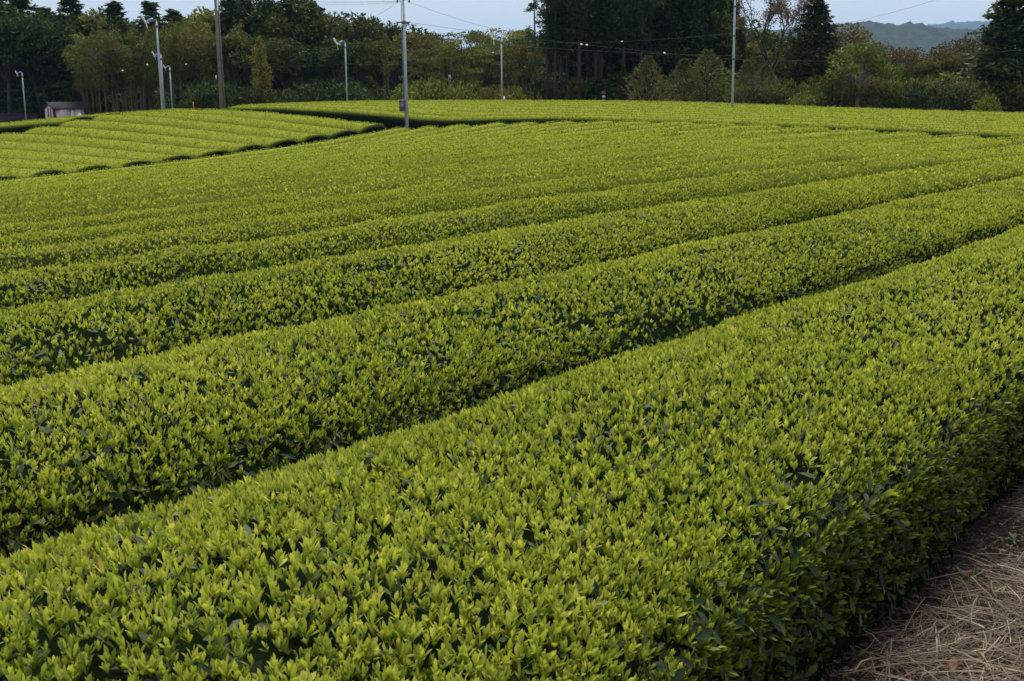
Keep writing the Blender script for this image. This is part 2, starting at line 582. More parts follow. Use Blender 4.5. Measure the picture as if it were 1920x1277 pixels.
# ------------------------------------------------------------------ leaves in bulk
T_HI = (np.array([(0, 0, 0), (-.34, .10, .34), (0, 0, .34), (.34, .10, .34), (-.48, .16, .74), (0, .03, .74), (.48, .16, .74), (0, .12, 1.0)], float),
        np.array([(0, 2, 1), (0, 3, 2), (1, 2, 5), (1, 5, 4), (2, 3, 6), (2, 6, 5), (4, 5, 7), (5, 6, 7)]))
T_MID = (np.array([(0, 0, 0), (-.5, .14, .6), (0, 0, .6), (.5, .14, .6), (0, .1, 1.0)], float) * 1.0, np.array([(0, 2, 1), (0, 3, 2), (1, 2, 4), (2, 3, 4)]))
T_LO = (np.array([(0, 0, 0), (-.5, 0, .5), (.5, 0, .5), (0, .1, 1.0)], float), np.array([(0, 2, 1), (1, 2, 3)]))


def norm(v):
    return v / (np.linalg.norm(v, axis=-1, keepdims=True) + 1e-9)


def leaf_cloud(pos, d, face, length, width, tmpl, bend=0.0, tint=None, rng=RNG, tipup=0.18):
    """pos (n,3), d leaf direction, face approximate leaf normal; returns verts, tris, tint"""
    n = len(pos)
    z = norm(d)
    x = norm(np.cross(face, z))
    y = np.cross(z, x)
    tv, tf = tmpl
    L = np.broadcast_to(length, (n,))[:, None, None]
    W = np.broadcast_to(width, (n,))[:, None, None]
    bd = np.broadcast_to(bend, (n,))[:, None, None]
    c = tv[None, :, :]
    V = pos[:, None, :] + x[:, None, :] * (c[:, :, 0:1] * W) + y[:, None, :] * (c[:, :, 1:2] * W - bd * L * c[:, :, 2:3] ** 2) + z[:, None, :] * (c[:, :, 2:3] * L)
    Fc = tf[None] + (np.arange(n) * len(tv))[:, None, None]
    t = np.zeros((n, len(tv), 2))
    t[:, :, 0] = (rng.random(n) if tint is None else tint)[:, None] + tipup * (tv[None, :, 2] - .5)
    t[:, :, 1] = tv[None, :, 2]
    return V.reshape(-1, 3), Fc.reshape(-1, 3), np.clip(t.reshape(-1, 2), 0, 1)


def shoots_cloud(pos, axis, size, tmpl, nleaf, rng, wide=1.0, base_tint=None):
    """tea shoots: an upright bud with nleaf leaves held up round it"""
    n = len(pos)
    ax = norm(axis)
    h = np.where(np.abs(ax[:, 2:3]) < .9, np.array([[0, 0, 1.0]]), np.array([[1.0, 0, 0]]))
    e1 = norm(np.cross(ax, h))
    e2 = np.cross(ax, e1)
    out = []
    rot0 = rng.uniform(0, 2 * np.pi, n)
    off = 0
    bt = rng.normal(.45, .2, n) if base_tint is None else base_tint
    for k in range(nleaf):
        an = rot0 + k * 2.4 + rng.normal(0, .3, n)
        if k == 0:
            tilt = rng.uniform(.02, .18, n)
            ln, wd = 1.0, .22
        else:
            tilt = rng.uniform(.12, .42, n) + .09 * k
            ln, wd = rng.uniform(.70, 1.05, n), rng.uniform(.26, .37, n)
        rad = e1 * np.cos(an)[:, None] + e2 * np.sin(an)[:, None]
        d = ax * np.cos(tilt)[:, None] + rad * np.sin(tilt)[:, None]
        p = pos + ax * (size * (.02 + .10 * max(0, 2 - k)))[:, None]
        V, Fc, t = leaf_cloud(p, d, -rad + ax * .25, size * ln, size * wd * wide, tmpl, bend=rng.uniform(-.05, .28, n), tint=bt - .05 * k + rng.normal(0, .1, n), rng=rng, tipup=.42)
        out.append((V, Fc + off, t))
        off += len(V)
    return tuple(np.concatenate([o[i] for o in out]) for i in range(3))


def merge(parts):
    off, V, Fc, T = 0, [], [], []
    for v, f, t in parts:
        V.append(v)
        Fc.append(f + off)
        T.append(t)
        off += len(v)
    return np.concatenate(V), np.concatenate(Fc), np.concatenate(T)


# ------------------------------------------------------------------ tea rows
PROF = np.array([(-.90, -.04), (-.95, .13), (-.985, .29), (-1.0, .435), (-.975, .55), (-.90, .64), (-.76, .705), (-.56, .755), (-.30, .789), (0, .80),
                 (.30, .789), (.56, .755), (.76, .705), (.90, .64), (.975, .55), (1.0, .435), (.985, .29), (.95, .13), (.90, -.04)])

PROF_ROUND = PROF.copy()          # farther field rows shaped rounder so their dark flanks mark the furrows
PROF_ROUND[:, 1] -= np.interp(np.abs(PROF[:, 0]), [0, .30, .56, .76, .90, .975, 1.0], [0, .009, .036, .064, .082, .086, .05]) * (PROF[:, 1] > .40)


def in_view(p, margin=90, side=0.0):
    d = p - np.array([0, 0, CAM_Z])
    dep = d @ np.array(fwd)
    u = (d @ np.array(c_right)) / np.maximum(dep, .05) * F_PX + 960
    v = 638.5 - (d @ np.array(c_up)) / np.maximum(dep, .05) * F_PX
    margin = margin + side * F_PX / np.maximum(dep, .5)
    return (dep > .3) & (u > -margin) & (u < 1920 + margin) & (v > -margin) & (v < 1277 + margin), dep, u, v


SHOOT_PROTOS = []
LEAF_PROTOS = []


def make_protos():
    rg = np.random.default_rng(77)
    for k in range(10):
        V, Fc, t = shoots_cloud(np.zeros((1, 3)), np.array([[0, 0, 1.0]]), np.array([1.0]), T_HI, 4 + k % 3, rg, 1.05)
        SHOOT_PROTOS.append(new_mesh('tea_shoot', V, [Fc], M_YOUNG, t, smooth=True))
    for k in range(6):
        V, Fc, t = leaf_cloud(np.zeros((1, 3)), np.array([[0, 0, 1.0]]), np.array([[0, 1.0, 0]]), 1.0, .42, T_HI, bend=.1 + .06 * k, rng=rg)
        LEAF_PROTOS.append(new_mesh('tea_leaf', V, [Fc], M_MATURE, t, smooth=True))


make_protos()


def make_row(fixed, s0, s1, axis, halfw, label, group, singles=0, leaf_singles=0, dens=1.0, seed=0, side_sign=0):
    """axis 'a': the row runs along a at b = fixed; axis 'b': runs along b at a = fixed"""
    rg = np.random.default_rng(seed)

    def plan(s, w):
        return (s, fixed + w) if axis == 'a' else (fixed + w, s)

    PF = PROF_ROUND if 4 <= seed < 40 else PROF

    mid_s = .5 * (s0 + s1)
    ex, ey = xy(*plan(mid_s, 0))
    ez = float(ground_z(ex, ey))
    root = empty('tea_row', (ex, ey, ez))
    tag(root, label, 'tea hedge', group)
    org = np.array([ex, ey, ez])

    def surf(s, t):
        """s along, t 0..1 across the profile -> world point and normal"""
        k = t * (len(PF) - 1)
        i = np.clip(k.astype(int), 0, len(PF) - 2)
        f = (k - i)[:, None]
        p = PF[i] * (1 - f) + PF[i + 1] * f
        dd = PF[i + 1] - PF[i]
        endf = np.clip(np.minimum(s - s0, s1 - s) / .16, 0, 1)
        endf = np.sqrt(np.maximum(1 - (1 - endf) ** 2, 0.0))
        wav = 1 + .035 * noise2(s, s * 0 + fixed, seed + 1, 8, .8) + .03 * noise2(s, s * 0 + fixed, seed + 2, 8, 3.0)
        w = p[:, 0] * halfw * wav * (.86 + .14 * endf)
        A, B = plan(s, w)
        Ac, Bc = plan(s, w * 0)
        X, Y = xy(A, B)
        # hedge foot follows the ground below it, clipped top follows the surveyed surface
        base = top_ab(Ac, Bc) * .5 + top_ab(A, B) * .5 - ROW_H
        hmul = (.90 + .10 * endf)
        bumps = .012 * noise2(X, Y, seed + 3, 12, 2.4) + .010 * noise2(X, Y, seed + 4, 12, 7.0)
        Z = base + p[:, 1] * hmul + bumps * (p[:, 1] > .05)
        nx, nz = -dd[:, 1], dd[:, 0] * halfw
        nrm = np.hypot(nx, nz) + 1e-9
        nx, nz = nx / nrm, nz / nrm
        if axis == 'a':
            nxy = N2[None] * nx[:, None]
        else:
            nxy = R2[None] * nx[:, None]
        return np.stack([X, Y, Z], -1), np.concatenate([nxy, nz[:, None]], 1)

    # ---- body
    dist = math.hypot(ex, ey)
    step = .30 if seed < 6 else .6
    ss = np.concatenate([[s0, s0 + .05, s0 + .15, s0 + .3], np.arange(s0 + .5, s1 - .5, step), [s1 - .3, s1 - .15, s1 - .05, s1]])
    tt = np.linspace(0, 1, len(PF))
    SS, TT = np.meshgrid(ss, tt, indexing='ij')
    P, _ = surf(SS.ravel(), TT.ravel())
    shrink = .06 if seed < 7 else .03
    P[:, 2] -= shrink * np.sin(np.pi * TT.ravel())
    i = np.arange(SS.size).reshape(SS.shape)
    quads = np.stack([i[:-1, :-1], i[:-1, 1:], i[1:, 1:], i[1:, :-1]], -1).reshape(-1, 4)
    if axis == 'a':
        quads = quads[:, ::-1]
    caps = []
    nt_ = len(tt)
    for e in (0, len(ss) - 1):
        for k in range(nt_ // 2):
            caps.append((i[e, k], i[e, k + 1], i[e, nt_ - 2 - k], i[e, nt_ - 1 - k]) if k < nt_ // 2 - 1 else (i[e, k], i[e, k + 1], i[e, nt_ - 2 - k], i[e, nt_ - 1 - k]))
    caps = np.array([c for c in caps if len(set(c)) == 4] or np.zeros((0, 4)), int)
    dcam = np.hypot(P[:, 0], P[:, 1])
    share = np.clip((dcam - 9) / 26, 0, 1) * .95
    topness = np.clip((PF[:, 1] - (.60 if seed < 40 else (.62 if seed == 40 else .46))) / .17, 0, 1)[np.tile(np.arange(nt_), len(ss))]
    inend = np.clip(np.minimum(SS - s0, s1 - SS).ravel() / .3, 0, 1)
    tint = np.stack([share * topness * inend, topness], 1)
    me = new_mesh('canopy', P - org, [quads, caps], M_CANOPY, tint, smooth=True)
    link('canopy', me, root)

    # ---- young shoots in rings of distance: (near, far, shoots per m2, size, leaves, template, widen)
    parts = []
    RINGS = [(0, 3.6, 2500, .035, 4, T_HI, 1.08), (3.6, 6.0, 2050, .034, 3, T_MID, 1.27), (6.0, 18, 1020, .032, 3, T_LO, 1.75), (18, 40, 190, .048, 2, T_LO, 2.6), (40, 120, 60, .055, 2, T_LO, 3.0)]
    arc0, arc1 = (.205, .795) if seed < 9 else ((.255, .745) if seed < 40 else ((.27, .73) if seed == 40 else (.235, .765)))            # the part of the profile that carries young growth
    arclen = 2.05 * halfw / .83
    single_pool = []
    for (d0, d1, rho, size, nl, tm, wide) in RINGS:
                # restrict the draw to the stretch of the row inside the ring
        sg = np.linspace(s0, s1, 400)
        xg, yg = xy(*plan(sg, sg * 0))
        dg = np.hypot(xg, yg)
        ok = (dg > d0 - 1.2) & (dg < d1 + 1.2)
        if not ok.any():
            continue
        sa, sb = max(s0 + .02, sg[ok].min() - .2), min(s1 - .02, sg[ok].max() + .2)
        n = int((sb - sa) * arclen * rho * dens)
        s = rg.uniform(sa, sb, n)
        t = arc0 + (arc1 - arc0) * rg.random(n)
        p, nr = surf(s, t)
        # patches where the new growth is thinner
        thin = noise2(p[:, 0], p[:, 1], 90, 12, 3.2) + .5 * noise2(p[:, 0], p[:, 1], 91, 12, 9.0)
        edge = np.clip(np.minimum(t - arc0, arc1 - t) / .10, .25, 1)
        keep = rg.random(n) < np.where(thin > .95, .45, 1.0) * edge
        vis, dep, u, v = in_view(p, 40)
        # seen only from a step to the side: thinner, simpler shoots
        wide_vis = in_view(p, 40, 1.3)[0] & ~vis & (rg.random(n) < .42)
        dd = np.hypot(p[:, 0], p[:, 1])
        ring = (dd >= d0) & (dd < d1)
        kx = keep & wide_vis & ring
        if kx.any():
            mx_ = int(kx.sum())
            parts.append([p[kx] - nr[kx] * .015, norm(nr[kx] * .45 + np.array([0, 0, .75]) + rg.normal(0, .2, (mx_, 3))), size * 1.2 * rg.uniform(.7, 1.15, mx_), T_LO, 3 if d1 < 22 else 2, max(1.8, wide * 1.15),
                          rg.normal(.42, .13, mx_), u[kx], v[kx], np.full(mx_, 999.0)])
        keep &= vis & ring
        # jitter in depth along normal
        p, nr, u, v, dep = p[keep], nr[keep], u[keep], v[keep], dep[keep]
        if not len(p):
            continue
        m = len(p)
        p = p - nr * .015 + nr * rg.uniform(-.022, .012, m)[:, None]
        ax = norm(nr * .45 + np.array([0, 0, .75]) + rg.normal(0, .20, (m, 3)))
        sz = size * rg.uniform(.66, 1.15, m) * np.where(rg.random(m) < .05, rg.uniform(1.15, 1.35, m), 1.0)
        tk = t[keep]
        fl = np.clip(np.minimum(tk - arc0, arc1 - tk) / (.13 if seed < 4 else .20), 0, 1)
        bt = rg.normal(.44, .13, m) - (.24 if seed < 4 else (.60 if seed < 40 else .16)) * (1 - fl)  # shoulders darker: older leaf, plus furrow shade put into the tint
        if d0 >= 20:
            bt = .42 + (bt - .44) * .8 - .05
        bt = np.where(rg.random(m) < .0025, 1.2, bt)
        if singles and d0 < 12 and d1 < 24:
            single_pool.append((p, ax, sz, u, v, dep))
            if d0 == 0 or not parts:
                pass
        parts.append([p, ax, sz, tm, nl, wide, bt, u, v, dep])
    if seed <= 3:
        n = int((s1 - s0) * 330)
        s = rg.uniform(s0, min(s1, 12.0), n)
        t = rg.uniform(.05, .22, n)
        p, nr = surf(s, t)
        vis, dep, u, v = in_view(p, 130)
        dd = np.hypot(p[:, 0], p[:, 1])
        q_ = vis & (dd < 11) & (rg.random(n) < .25 + 3.6 * (t - .05))
        p, nr, u, v, dep, dd = p[q_], nr[q_], u[q_], v[q_], dep[q_], dd[q_]
        m = len(p)
        if m:
            parts.append([p - nr * .02, norm(nr * .75 + np.array([0, 0, .6]) + rg.normal(0, .3, (m, 3))), .052 * rg.uniform(.7, 1.15, m), T_HI, 4, 1.1, rg.normal(.0, .10, m), u, v, dep])
    # the shoots that show largest become pieces of their own
    if singles and parts:
        allp = [(dep_, k, j) for k, q in enumerate(parts) for j, (dep_, uu, vv) in enumerate(zip(q[9], q[7], q[8])) if 8 < uu < 1912 and 200 < vv < 1268]
        allp.sort(key=lambda e: e[0])
        chosen = allp[:singles]
        for k in range(len(parts)):
            js = [c[2] for c in chosen if c[1] == k]
            q = parts[k]
            for j in js:
                o = bpy.data.objects.new('tea_shoot', SHOOT_PROTOS[rg.integers(len(SHOOT_PROTOS))])
                COL.objects.link(o)
                o.parent = root
                o.matrix_local = Matrix.Translation(Vector(q[0][j] - org)) @ (Vector(q[1][j]).to_track_quat('Z', 'Y').to_matrix() @ Matrix.Rotation(rg.uniform(0, 6.28), 3, 'Z')).to_4x4() @ Matrix.Scale(float(q[2][j]), 4)
            msk = np.ones(len(q[0]), bool)
            msk[js] = False
            for c in (0, 1, 2, 6):
                q[c] = q[c][msk]
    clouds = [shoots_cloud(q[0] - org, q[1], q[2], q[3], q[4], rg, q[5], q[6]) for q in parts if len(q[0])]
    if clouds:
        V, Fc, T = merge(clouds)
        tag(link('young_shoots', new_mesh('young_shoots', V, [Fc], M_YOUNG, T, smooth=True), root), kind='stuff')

    # ---- mature leaves: all over the flanks and ends, and between the shoots
    clouds = []
    for (d0, d1, rho, size, tm) in [(0, 4.2, 1250, .056, T_HI), (4.2, 6, 1150, .056, T_MID), (6, 13, 520, .058, T_LO), (13, 30, 150, .065, T_LO), (30, 120, 40, .085, T_LO)]:
        sg = np.linspace(s0, s1, 400)
        xg, yg = xy(*plan(sg, sg * 0))
        dg = np.hypot(xg, yg)
        ok = (dg > d0 - 1.2) & (dg < d1 + 1.2)
        if not ok.any():
            continue
        sa, sb = max(s0, sg[ok].min() - .2), min(s1, sg[ok].max() + .2)
        n = int((sb - sa) * 3.0 * rho)
        s = rg.uniform(sa, sb, n)
        t = rg.random(n)
        p, nr = surf(s, t)
        topmid = (t > .26) & (t < .74)
        keep = rg.random(n) < np.where(topmid, .42 if d1 <= 13 else .05, 1.0) * np.where((t < .04) | (t > .96), .3, 1)
        vis, dep, u, v = in_view(p, 40)
        vis = vis | (in_view(p, 40, 1.3)[0] & (rg.random(n) < .5))
        dd = np.hypot(p[:, 0], p[:, 1])
        keep &= vis & (dd >= d0) & (dd < d1)
        # flanks that face away from the camera stay hidden by the row itself
        keep &= ((p * -1 + np.array([0, 0, CAM_Z])) * nr).sum(1) > -.35 * dd
        p, nr, u, v, dep, t = p[keep], nr[keep], u[keep], v[keep], dep[keep], t[keep]
        m = len(p)
        if not m:
            continue
        topm = ((t > .24) & (t < .76))
        p = p + nr * np.where(topm, rg.uniform(-.05, -.015, m), rg.uniform(-.05, .02, m))[:, None]
        tang = norm(np.cross(nr, rg.normal(0, 1, (m, 3))))
        down = np.where(topm, .1, -.35)[:, None] * np.array([[0, 0, 1.0]])
        dr = norm(tang + nr * rg.uniform(.1, .9, m)[:, None] + down)
        sz = size * rg.uniform(.6, 1.2, m)
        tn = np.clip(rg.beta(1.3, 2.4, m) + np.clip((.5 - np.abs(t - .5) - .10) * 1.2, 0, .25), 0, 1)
        if leaf_singles and d0 == 0:
            cand = [j for j in np.argsort(dep) if not topm[j] and 8 < u[j] < 1912 and 8 < v[j] < 1268 and t[j] < .25][:leaf_singles]
            for j in cand:
                z_ = Vector(dr[j]).normalized()
                x_ = Vector(np.cross(nr[j], dr[j])).normalized()
                y_ = z_.cross(x_)
                o = bpy.data.objects.new('tea_leaf', LEAF_PROTOS[rg.integers(len(LEAF_PROTOS))])
                COL.objects.link(o)
                o.parent = root
                R = Matrix((x_, y_, z_)).transposed().to_4x4()
                o.matrix_local = Matrix.Translation(Vector(p[j] - org)) @ R @ Matrix.Scale(float(sz[j]), 4)
            msk = np.ones(m, bool)
            msk[cand] = False
            p, nr, dr, sz, tn = p[msk], nr[msk], dr[msk], sz[msk], tn[msk]
            m = len(p)
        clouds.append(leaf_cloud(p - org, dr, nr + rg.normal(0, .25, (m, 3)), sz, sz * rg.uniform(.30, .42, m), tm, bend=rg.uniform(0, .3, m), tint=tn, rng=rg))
    for se, sg_ in ((s0, -1.0), (s1, 1.0)):
        ex_, ey_ = xy(*plan(se, 0))
        de = math.hypot(ex_, ey_)
        if not in_view(np.array([[ex_, ey_, ez + .4]]), 60)[0][0] or de < 6:
            continue
        m = 260 if de > 30 else 700
        w, hh = rg.uniform(-.95, .95, m), rg.uniform(.02, 1, m)
        hgt = hh * np.interp(np.abs(w), [0, .3, .56, .76, .9, 1], [.76, .75, .73, .68, .60, .45])
        A_, B_ = plan(np.full(m, se), w * halfw * .9)
        X_, Y_ = xy(A_, B_)
        dirv = np.array([R2[0], R2[1], 0.0]) if axis == 'a' else np.array([N2[0], N2[1], 0.0])
        nr = np.tile(dirv * sg_, (m, 1))
        p = np.stack([X_, Y_, top_ab(A_, B_) - ROW_H + hgt], -1) + nr * rg.uniform(-.03, .06, m)[:, None]
        dr = norm(np.cross(nr, rg.normal(0, 1, (m, 3))) + nr * .5 + np.array([0, 0, -.2]))
        clouds.append(leaf_cloud(p - org, dr, nr + rg.normal(0, .3, (m, 3)), .09 * rg.uniform(.6, 1.2, m), .04, T_LO, bend=.1, tint=np.clip(rg.beta(1.2, 3, m), 0, 1), rng=rg))
    if clouds:
        V, Fc, T = merge(clouds)
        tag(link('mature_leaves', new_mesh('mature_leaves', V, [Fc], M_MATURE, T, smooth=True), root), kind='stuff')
    return root


ORD = ['nearest', 'second', 'third', 'fourth', 'fifth', 'sixth', 'seventh', 'eighth', 'ninth', 'tenth', 'eleventh', 'twelfth', 'thirteenth', 'fourteenth', 'fifteenth',
       'sixteenth', 'seventeenth', 'eighteenth', 'nineteenth', 'twentieth', 'twenty-first']
PITCH_ROW = 1.8
N_MAIN = 20
for k in range(1, N_MAIN + 1):
    bc = (k - 1 + .65) * PITCH_ROW + .9 - (.04 if k == 1 else 0)
    if k == 1:
        lab = 'wide clipped tea row bordering the straw, its dark leafy flank showing'
    elif k == 2:
        lab = 'clipped tea row beyond the dark gap next to the straw-side row'
    elif k == N_MAIN:
        lab = 'outermost tea row of the big field, dropping away towards the left tea block'
    elif k == N_MAIN - 1:
        lab = 'last but one tea row of the big field before the left tea block'
    else:
        lab = '%s tea row of the big field, counting the straw-side row as first' % ORD[k - 1]
    end = 44.15 + .12 * math.sin(k * 2.3) + (.25 if k < 6 else 0)
    make_row(bc, -7.0 if k < 8 else -2.0, end, 'a', .85 if k == 1 else (.80 if k < 4 else .775), lab, 'tea rows of the big field', singles=300 if k <= 3 else 0, leaf_singles=280 if k == 1 else 0, seed=k)
# far block: rows at right angles to the main field
N_FAR = 11
for k in range(N_FAR):
    ac = 48.15 + k * 1.85
    if k == 0:
        lab = 'front tea row of the far block, long dark flank behind the meter-box pole'
    elif k == N_FAR - 1:
        lab = 'hindmost tea row of the far block, its top edge against the trees'
    else:
        lab = '%s tea row of the far block, counting back from its dark front flank' % ORD[k]
    make_row(ac, 2.0, 51.5 + 1.5 * k, 'b', .86, lab, 'tea rows of the far block', seed=40 + k)
# left block: rows at right angles too, on the slope beyond the gravel path
N_LEFT = 14
for k in range(N_LEFT):
    ac = 44.6 - k * 1.96
    if k == 0:
        lab = 'topmost tea row of the left block, its square dark end nearest the meter-box pole'
    else:
        lab = '%s tea row of the left block, counting down the slope from its topmost row' % ORD[k]
    make_row(ac, 38.3, 53.0, 'b', .93, lab, 'tea rows of the left block on the slope', seed=60 + k)
for k in range(4):
    ac = 47.2 - k * 1.96
    make_row(ac - 1, 54.2, 72.0, 'b', .93, '%s tea row of the small patch below the shed, counting down from the shed' % ORD[k].replace('nearest', 'first'),
             'tea rows of the small patch below the shed', seed=80 + k)

# ------------------------------------------------------------------ straw mulch, twigs, weeds beside the nearest row
def straw():
    rg = np.random.default_rng(8)
    n = 42000
    a = rg.uniform(-1.5, 9.5, n)
    b = np.where(rg.random(n) < .45, rg.uniform(-2.2, 1.15, n), 1.22 - rg.gamma(1.5, .5, n))
    x, y = xy(a, b)
    p = np.stack([x, y, ground_z(x, y)], -1)
    clump = noise2(x, y, 55, 12, 3.5)
    dens = np.clip(.55 + .75 * clump - np.clip((b - .92) / .35, 0, 1) * .5, 0.05, 1)
    vis, dep, u, v = in_view(p, 260)
    k = vis & (rg.random(n) < dens)
    p, x, y = p[k], x[k], y[k]
    m = len(p)
    # stalks lie in swirling bunches
    an = 1.1 * noise2(x, y, 56, 10, 1.8) + rg.normal(0, .55, m) + rg.choice([0, 1.3], m, p=[.7, .3]) + .35
    ln = rg.uniform(.04, .26, m) * rg.choice([1, 1.4], m, p=[.8, .2])
    wd = rg.uniform(.0012, .0032, m) * rg.choice([1, 1.8, 3.0], m, p=[.76, .19, .05])
    lift = np.abs(rg.normal(0, .022, m)) + .006
    pitch = rg.normal(0, .12, m)
    segs = 4
    tt = np.linspace(-.5, .5, segs + 1)
    cur = rg.normal(0, .16, m)
    arch = rg.uniform(-.02, .12, m)
    dx, dy = np.cos(an), np.sin(an)
    V = np.zeros((m, segs + 1, 3, 3))
    tall = np.zeros((m, segs + 1, 3, 2))
    tone = np.clip(rg.beta(1.5, 2.4, m) * .9 + .14 * (lift > .03), 0, 1)
    for i, t in enumerate(tt):
        cx = p[:, 0] + dx * t * ln - dy * cur * ln * (t * t - .1)
        cy = p[:, 1] + dy * t * ln + dx * cur * ln * (t * t - .1)
        cz = p[:, 2] + lift + pitch * t * ln + arch * ln * (.25 - t * t)
        cz = np.maximum(cz, p[:, 2] + .004)
        for j, (o, h) in enumerate(((-1, 0), (0, .9), (1, 0))):
            V[:, i, j, 0] = cx - dy * o * wd * .5
            V[:, i, j, 1] = cy + dx * o * wd * .5
            V[:, i, j, 2] = cz + h * wd * .5
        tall[:, i, :, 0] = tone[:, None]
    nl = 14000
    la, lb = rg.uniform(-1, 9.5, nl), 1.3 - rg.gamma(1.3, .45, nl)
    lx, ly = xy(la, lb)
    lp = np.stack([lx, ly, ground_z(lx, ly) + rg.uniform(.003, .02, nl)], -1)
    lp = lp[in_view(lp, 200)[0]]
    an2 = rg.uniform(0, 6.28, len(lp))
    lv, lf, lt = leaf_cloud(lp, np.stack([np.cos(an2), np.sin(an2), rg.normal(0, .3, len(lp))], -1), np.array([[0, 0, 1.0]]) + rg.normal(0, .4, (len(lp), 3)), rg.uniform(.008, .045, len(lp)),
                           rg.uniform(.004, .016, len(lp)), T_LO, bend=.1, tint=np.clip(rg.beta(1.2, 4, len(lp)), 0, 1), rng=rg)
    base = (np.arange(m) * (segs + 1) * 3)[:, None]
    f = []
    for i in range(segs):
        for j in range(2):
            q = np.array([i * 3 + j, i * 3 + j + 1, (i + 1) * 3 + j + 1, (i + 1) * 3 + j])
            f.append(base + q[None])
    f = np.concatenate(f)
    o = link('straw_mulch', new_mesh('straw_mulch', np.concatenate([V.reshape(-1, 3), lv]), [f, lf + len(V.reshape(-1, 3))], M_STRAW, np.concatenate([tall.reshape(-1, 2), lt])))
    tag(o, 'pale dry straw strewn over dark soil beside the nearest tea row', 'straw', kind='stuff')


straw()


def ground_hit(px, py, lift=0.0):
    d = ray(px, py)
    t = 3.0
    for _ in range(40):
        q = d * t
        gz_ = float(ground_z(q[0], q[1])) + lift - CAM_Z
        t *= gz_ / q[2]
    q = d * t
    return np.array([q[0], q[1], q[2] + CAM_Z])


def stalk(pts_px, r, label, forks=(), mat=None, lift=.02):
    P = [ground_hit(px, py, lift + .02 * (i % 2)) for i, (px, py) in enumerate(pts_px)]
    org = P[0].copy()
    mb = MB()
    mb.tube([q - org for q in P], np.linspace(r, r * .6, len(P)), 6)
    for fk in forks:
        Q = [ground_hit(px, py, lift + .03) for px, py in fk]
        mb.tube([q - org for q in Q], np.linspace(r * .8, r * .45, len(Q)), 6)
    me = mb.mesh('dry_stalk', mat or M_DRY)
    o = link('dry_stalk', me)
    o.location = org
    tag(o, label, 'twig', 'dry stalks lying on the straw')


M_DRY = plain('dry_pale_stalk', (0.36, 0.28, 0.20), 0.7, var=0.2, scale=40)
stalk([(1732, 1066), (1760, 1046), (1790, 1041), (1818, 1046), (1850, 1060)], .0045, 'forked pale stalk arching on the straw just off the hedge foot', [[(1745, 1056), (1757, 1042), (1766, 1020)]])
stalk([(1756, 1238), (1757, 1208), (1754, 1175)], .0045, 'straight pale stalk lying end-on towards the lens across the loose straw')
stalk([(1735, 1200), (1760, 1186), (1782, 1172)], .0045, 'thick pale stalk with cut end, lying slantwise in the middle straw')
stalk([(1866, 1120), (1880, 1108), (1890, 1095)], .004, 'short bright stalk lying loose near the upper straw heap')
stalk([(1650, 1206), (1635, 1190), (1610, 1178), (1570, 1196)], .003, 'thin curved stalk leaning against the dark foot of the hedge')
stalk([(1600, 1262), (1615, 1240), (1640, 1232)], .0035, 'short pale stalk nearest the lens at the hedge foot')
stalk([(1800, 1228), (1840, 1218), (1885, 1222)], .0032, 'long pale straw lying level in the foremost straw')
stalk([(1795, 1005), (1805, 980), (1812, 960)], .0032, 'thin upright stalk in the dark litter under the hedge overhang')

M_WEED = leaf_mat('weed_leaf', [(0, (0.03, 0.07, 0.02)), (1, (0.10, 0.16, 0.03))], rough=0.5, trans=.25)
M_DEAD = leaf_mat('dead_leaf', [(0, (0.13, 0.06, 0.03)), (1, (0.26, 0.13, 0.06))], rough=0.7, trans=.1)


def weed(px, py, n, size, label):
    p = ground_hit(px, py)
    rg = np.random.default_rng(int(px))
    an = np.arange(n) * 2.4 + rg.normal(0, .2, n)
    el = rg.uniform(.3, 1.1, n)
    d = np.stack([np.cos(an) * np.cos(el), np.sin(an) * np.cos(el), np.sin(el)], -1)
    face = np.stack([-np.cos(an), -np.sin(an), np.full(n, 1.4)], -1)
    V, Fc, t = leaf_cloud(rg.normal(0, .012, (n, 3)) * (1, 1, 0), d, face, size * rg.uniform(.7, 1.2, n), size * .34, T_HI, bend=.35, rng=rg)
    root = empty('weed', p)
    tag(root, label, 'weed', 'small weeds in the straw')
    link('leaves', new_mesh('leaves', V, [Fc], M_WEED, t, smooth=True), root)
    mb = MB()
    mb.tube([(0, 0, -.01), (0, 0, size * .4)], .002, 5)
    mb.build('stem', M_WEED, root)


weed(1812, 1092, 12, .06, 'low green weed growing in the straw by the orange leaf')
weed(1868, 1185, 10, .05, 'thin green weed sprouting from the straw towards the frame corner')
weed(1906, 1020, 9, .06, 'leafy green weed at the top of the straw strip')
weed(1606, 1228, 8, .045, 'small green weed close under the hedge foot')


def dead_leaf(px, py, rot, label):
    p = ground_hit(px, py, .012)
    V, Fc, t = leaf_cloud(np.zeros((1, 3)), np.array([[math.cos(rot), math.sin(rot), .12]]), np.array([[0, 0, 1.0]]), .065, .03, T_HI, bend=-.3, rng=RNG)
    o = link('dead_leaf', new_mesh('dead_leaf', V, [Fc], M_DEAD, t, smooth=True))
    o.location = p
    tag(o, label, 'leaf', 'fallen leaves on the straw')


dead_leaf(1800, 1085, .4, 'curled orange-brown leaf beside the low green weed on the straw')
dead_leaf(1592, 1258, .2, 'flat brown leaf at the hedge foot nearest the lens')
dead_leaf(1786, 1262, 1.2, 'dry brown leaf on the foremost straw')

# ------------------------------------------------------------------ trees
def terrain(x, y):
    d = math.hypot(x, y - 45)
    f = min(max((d - 105) / 120, 0), 1)
    return float(ground_z(x, y)) * (1 - f) - 9.0 * f


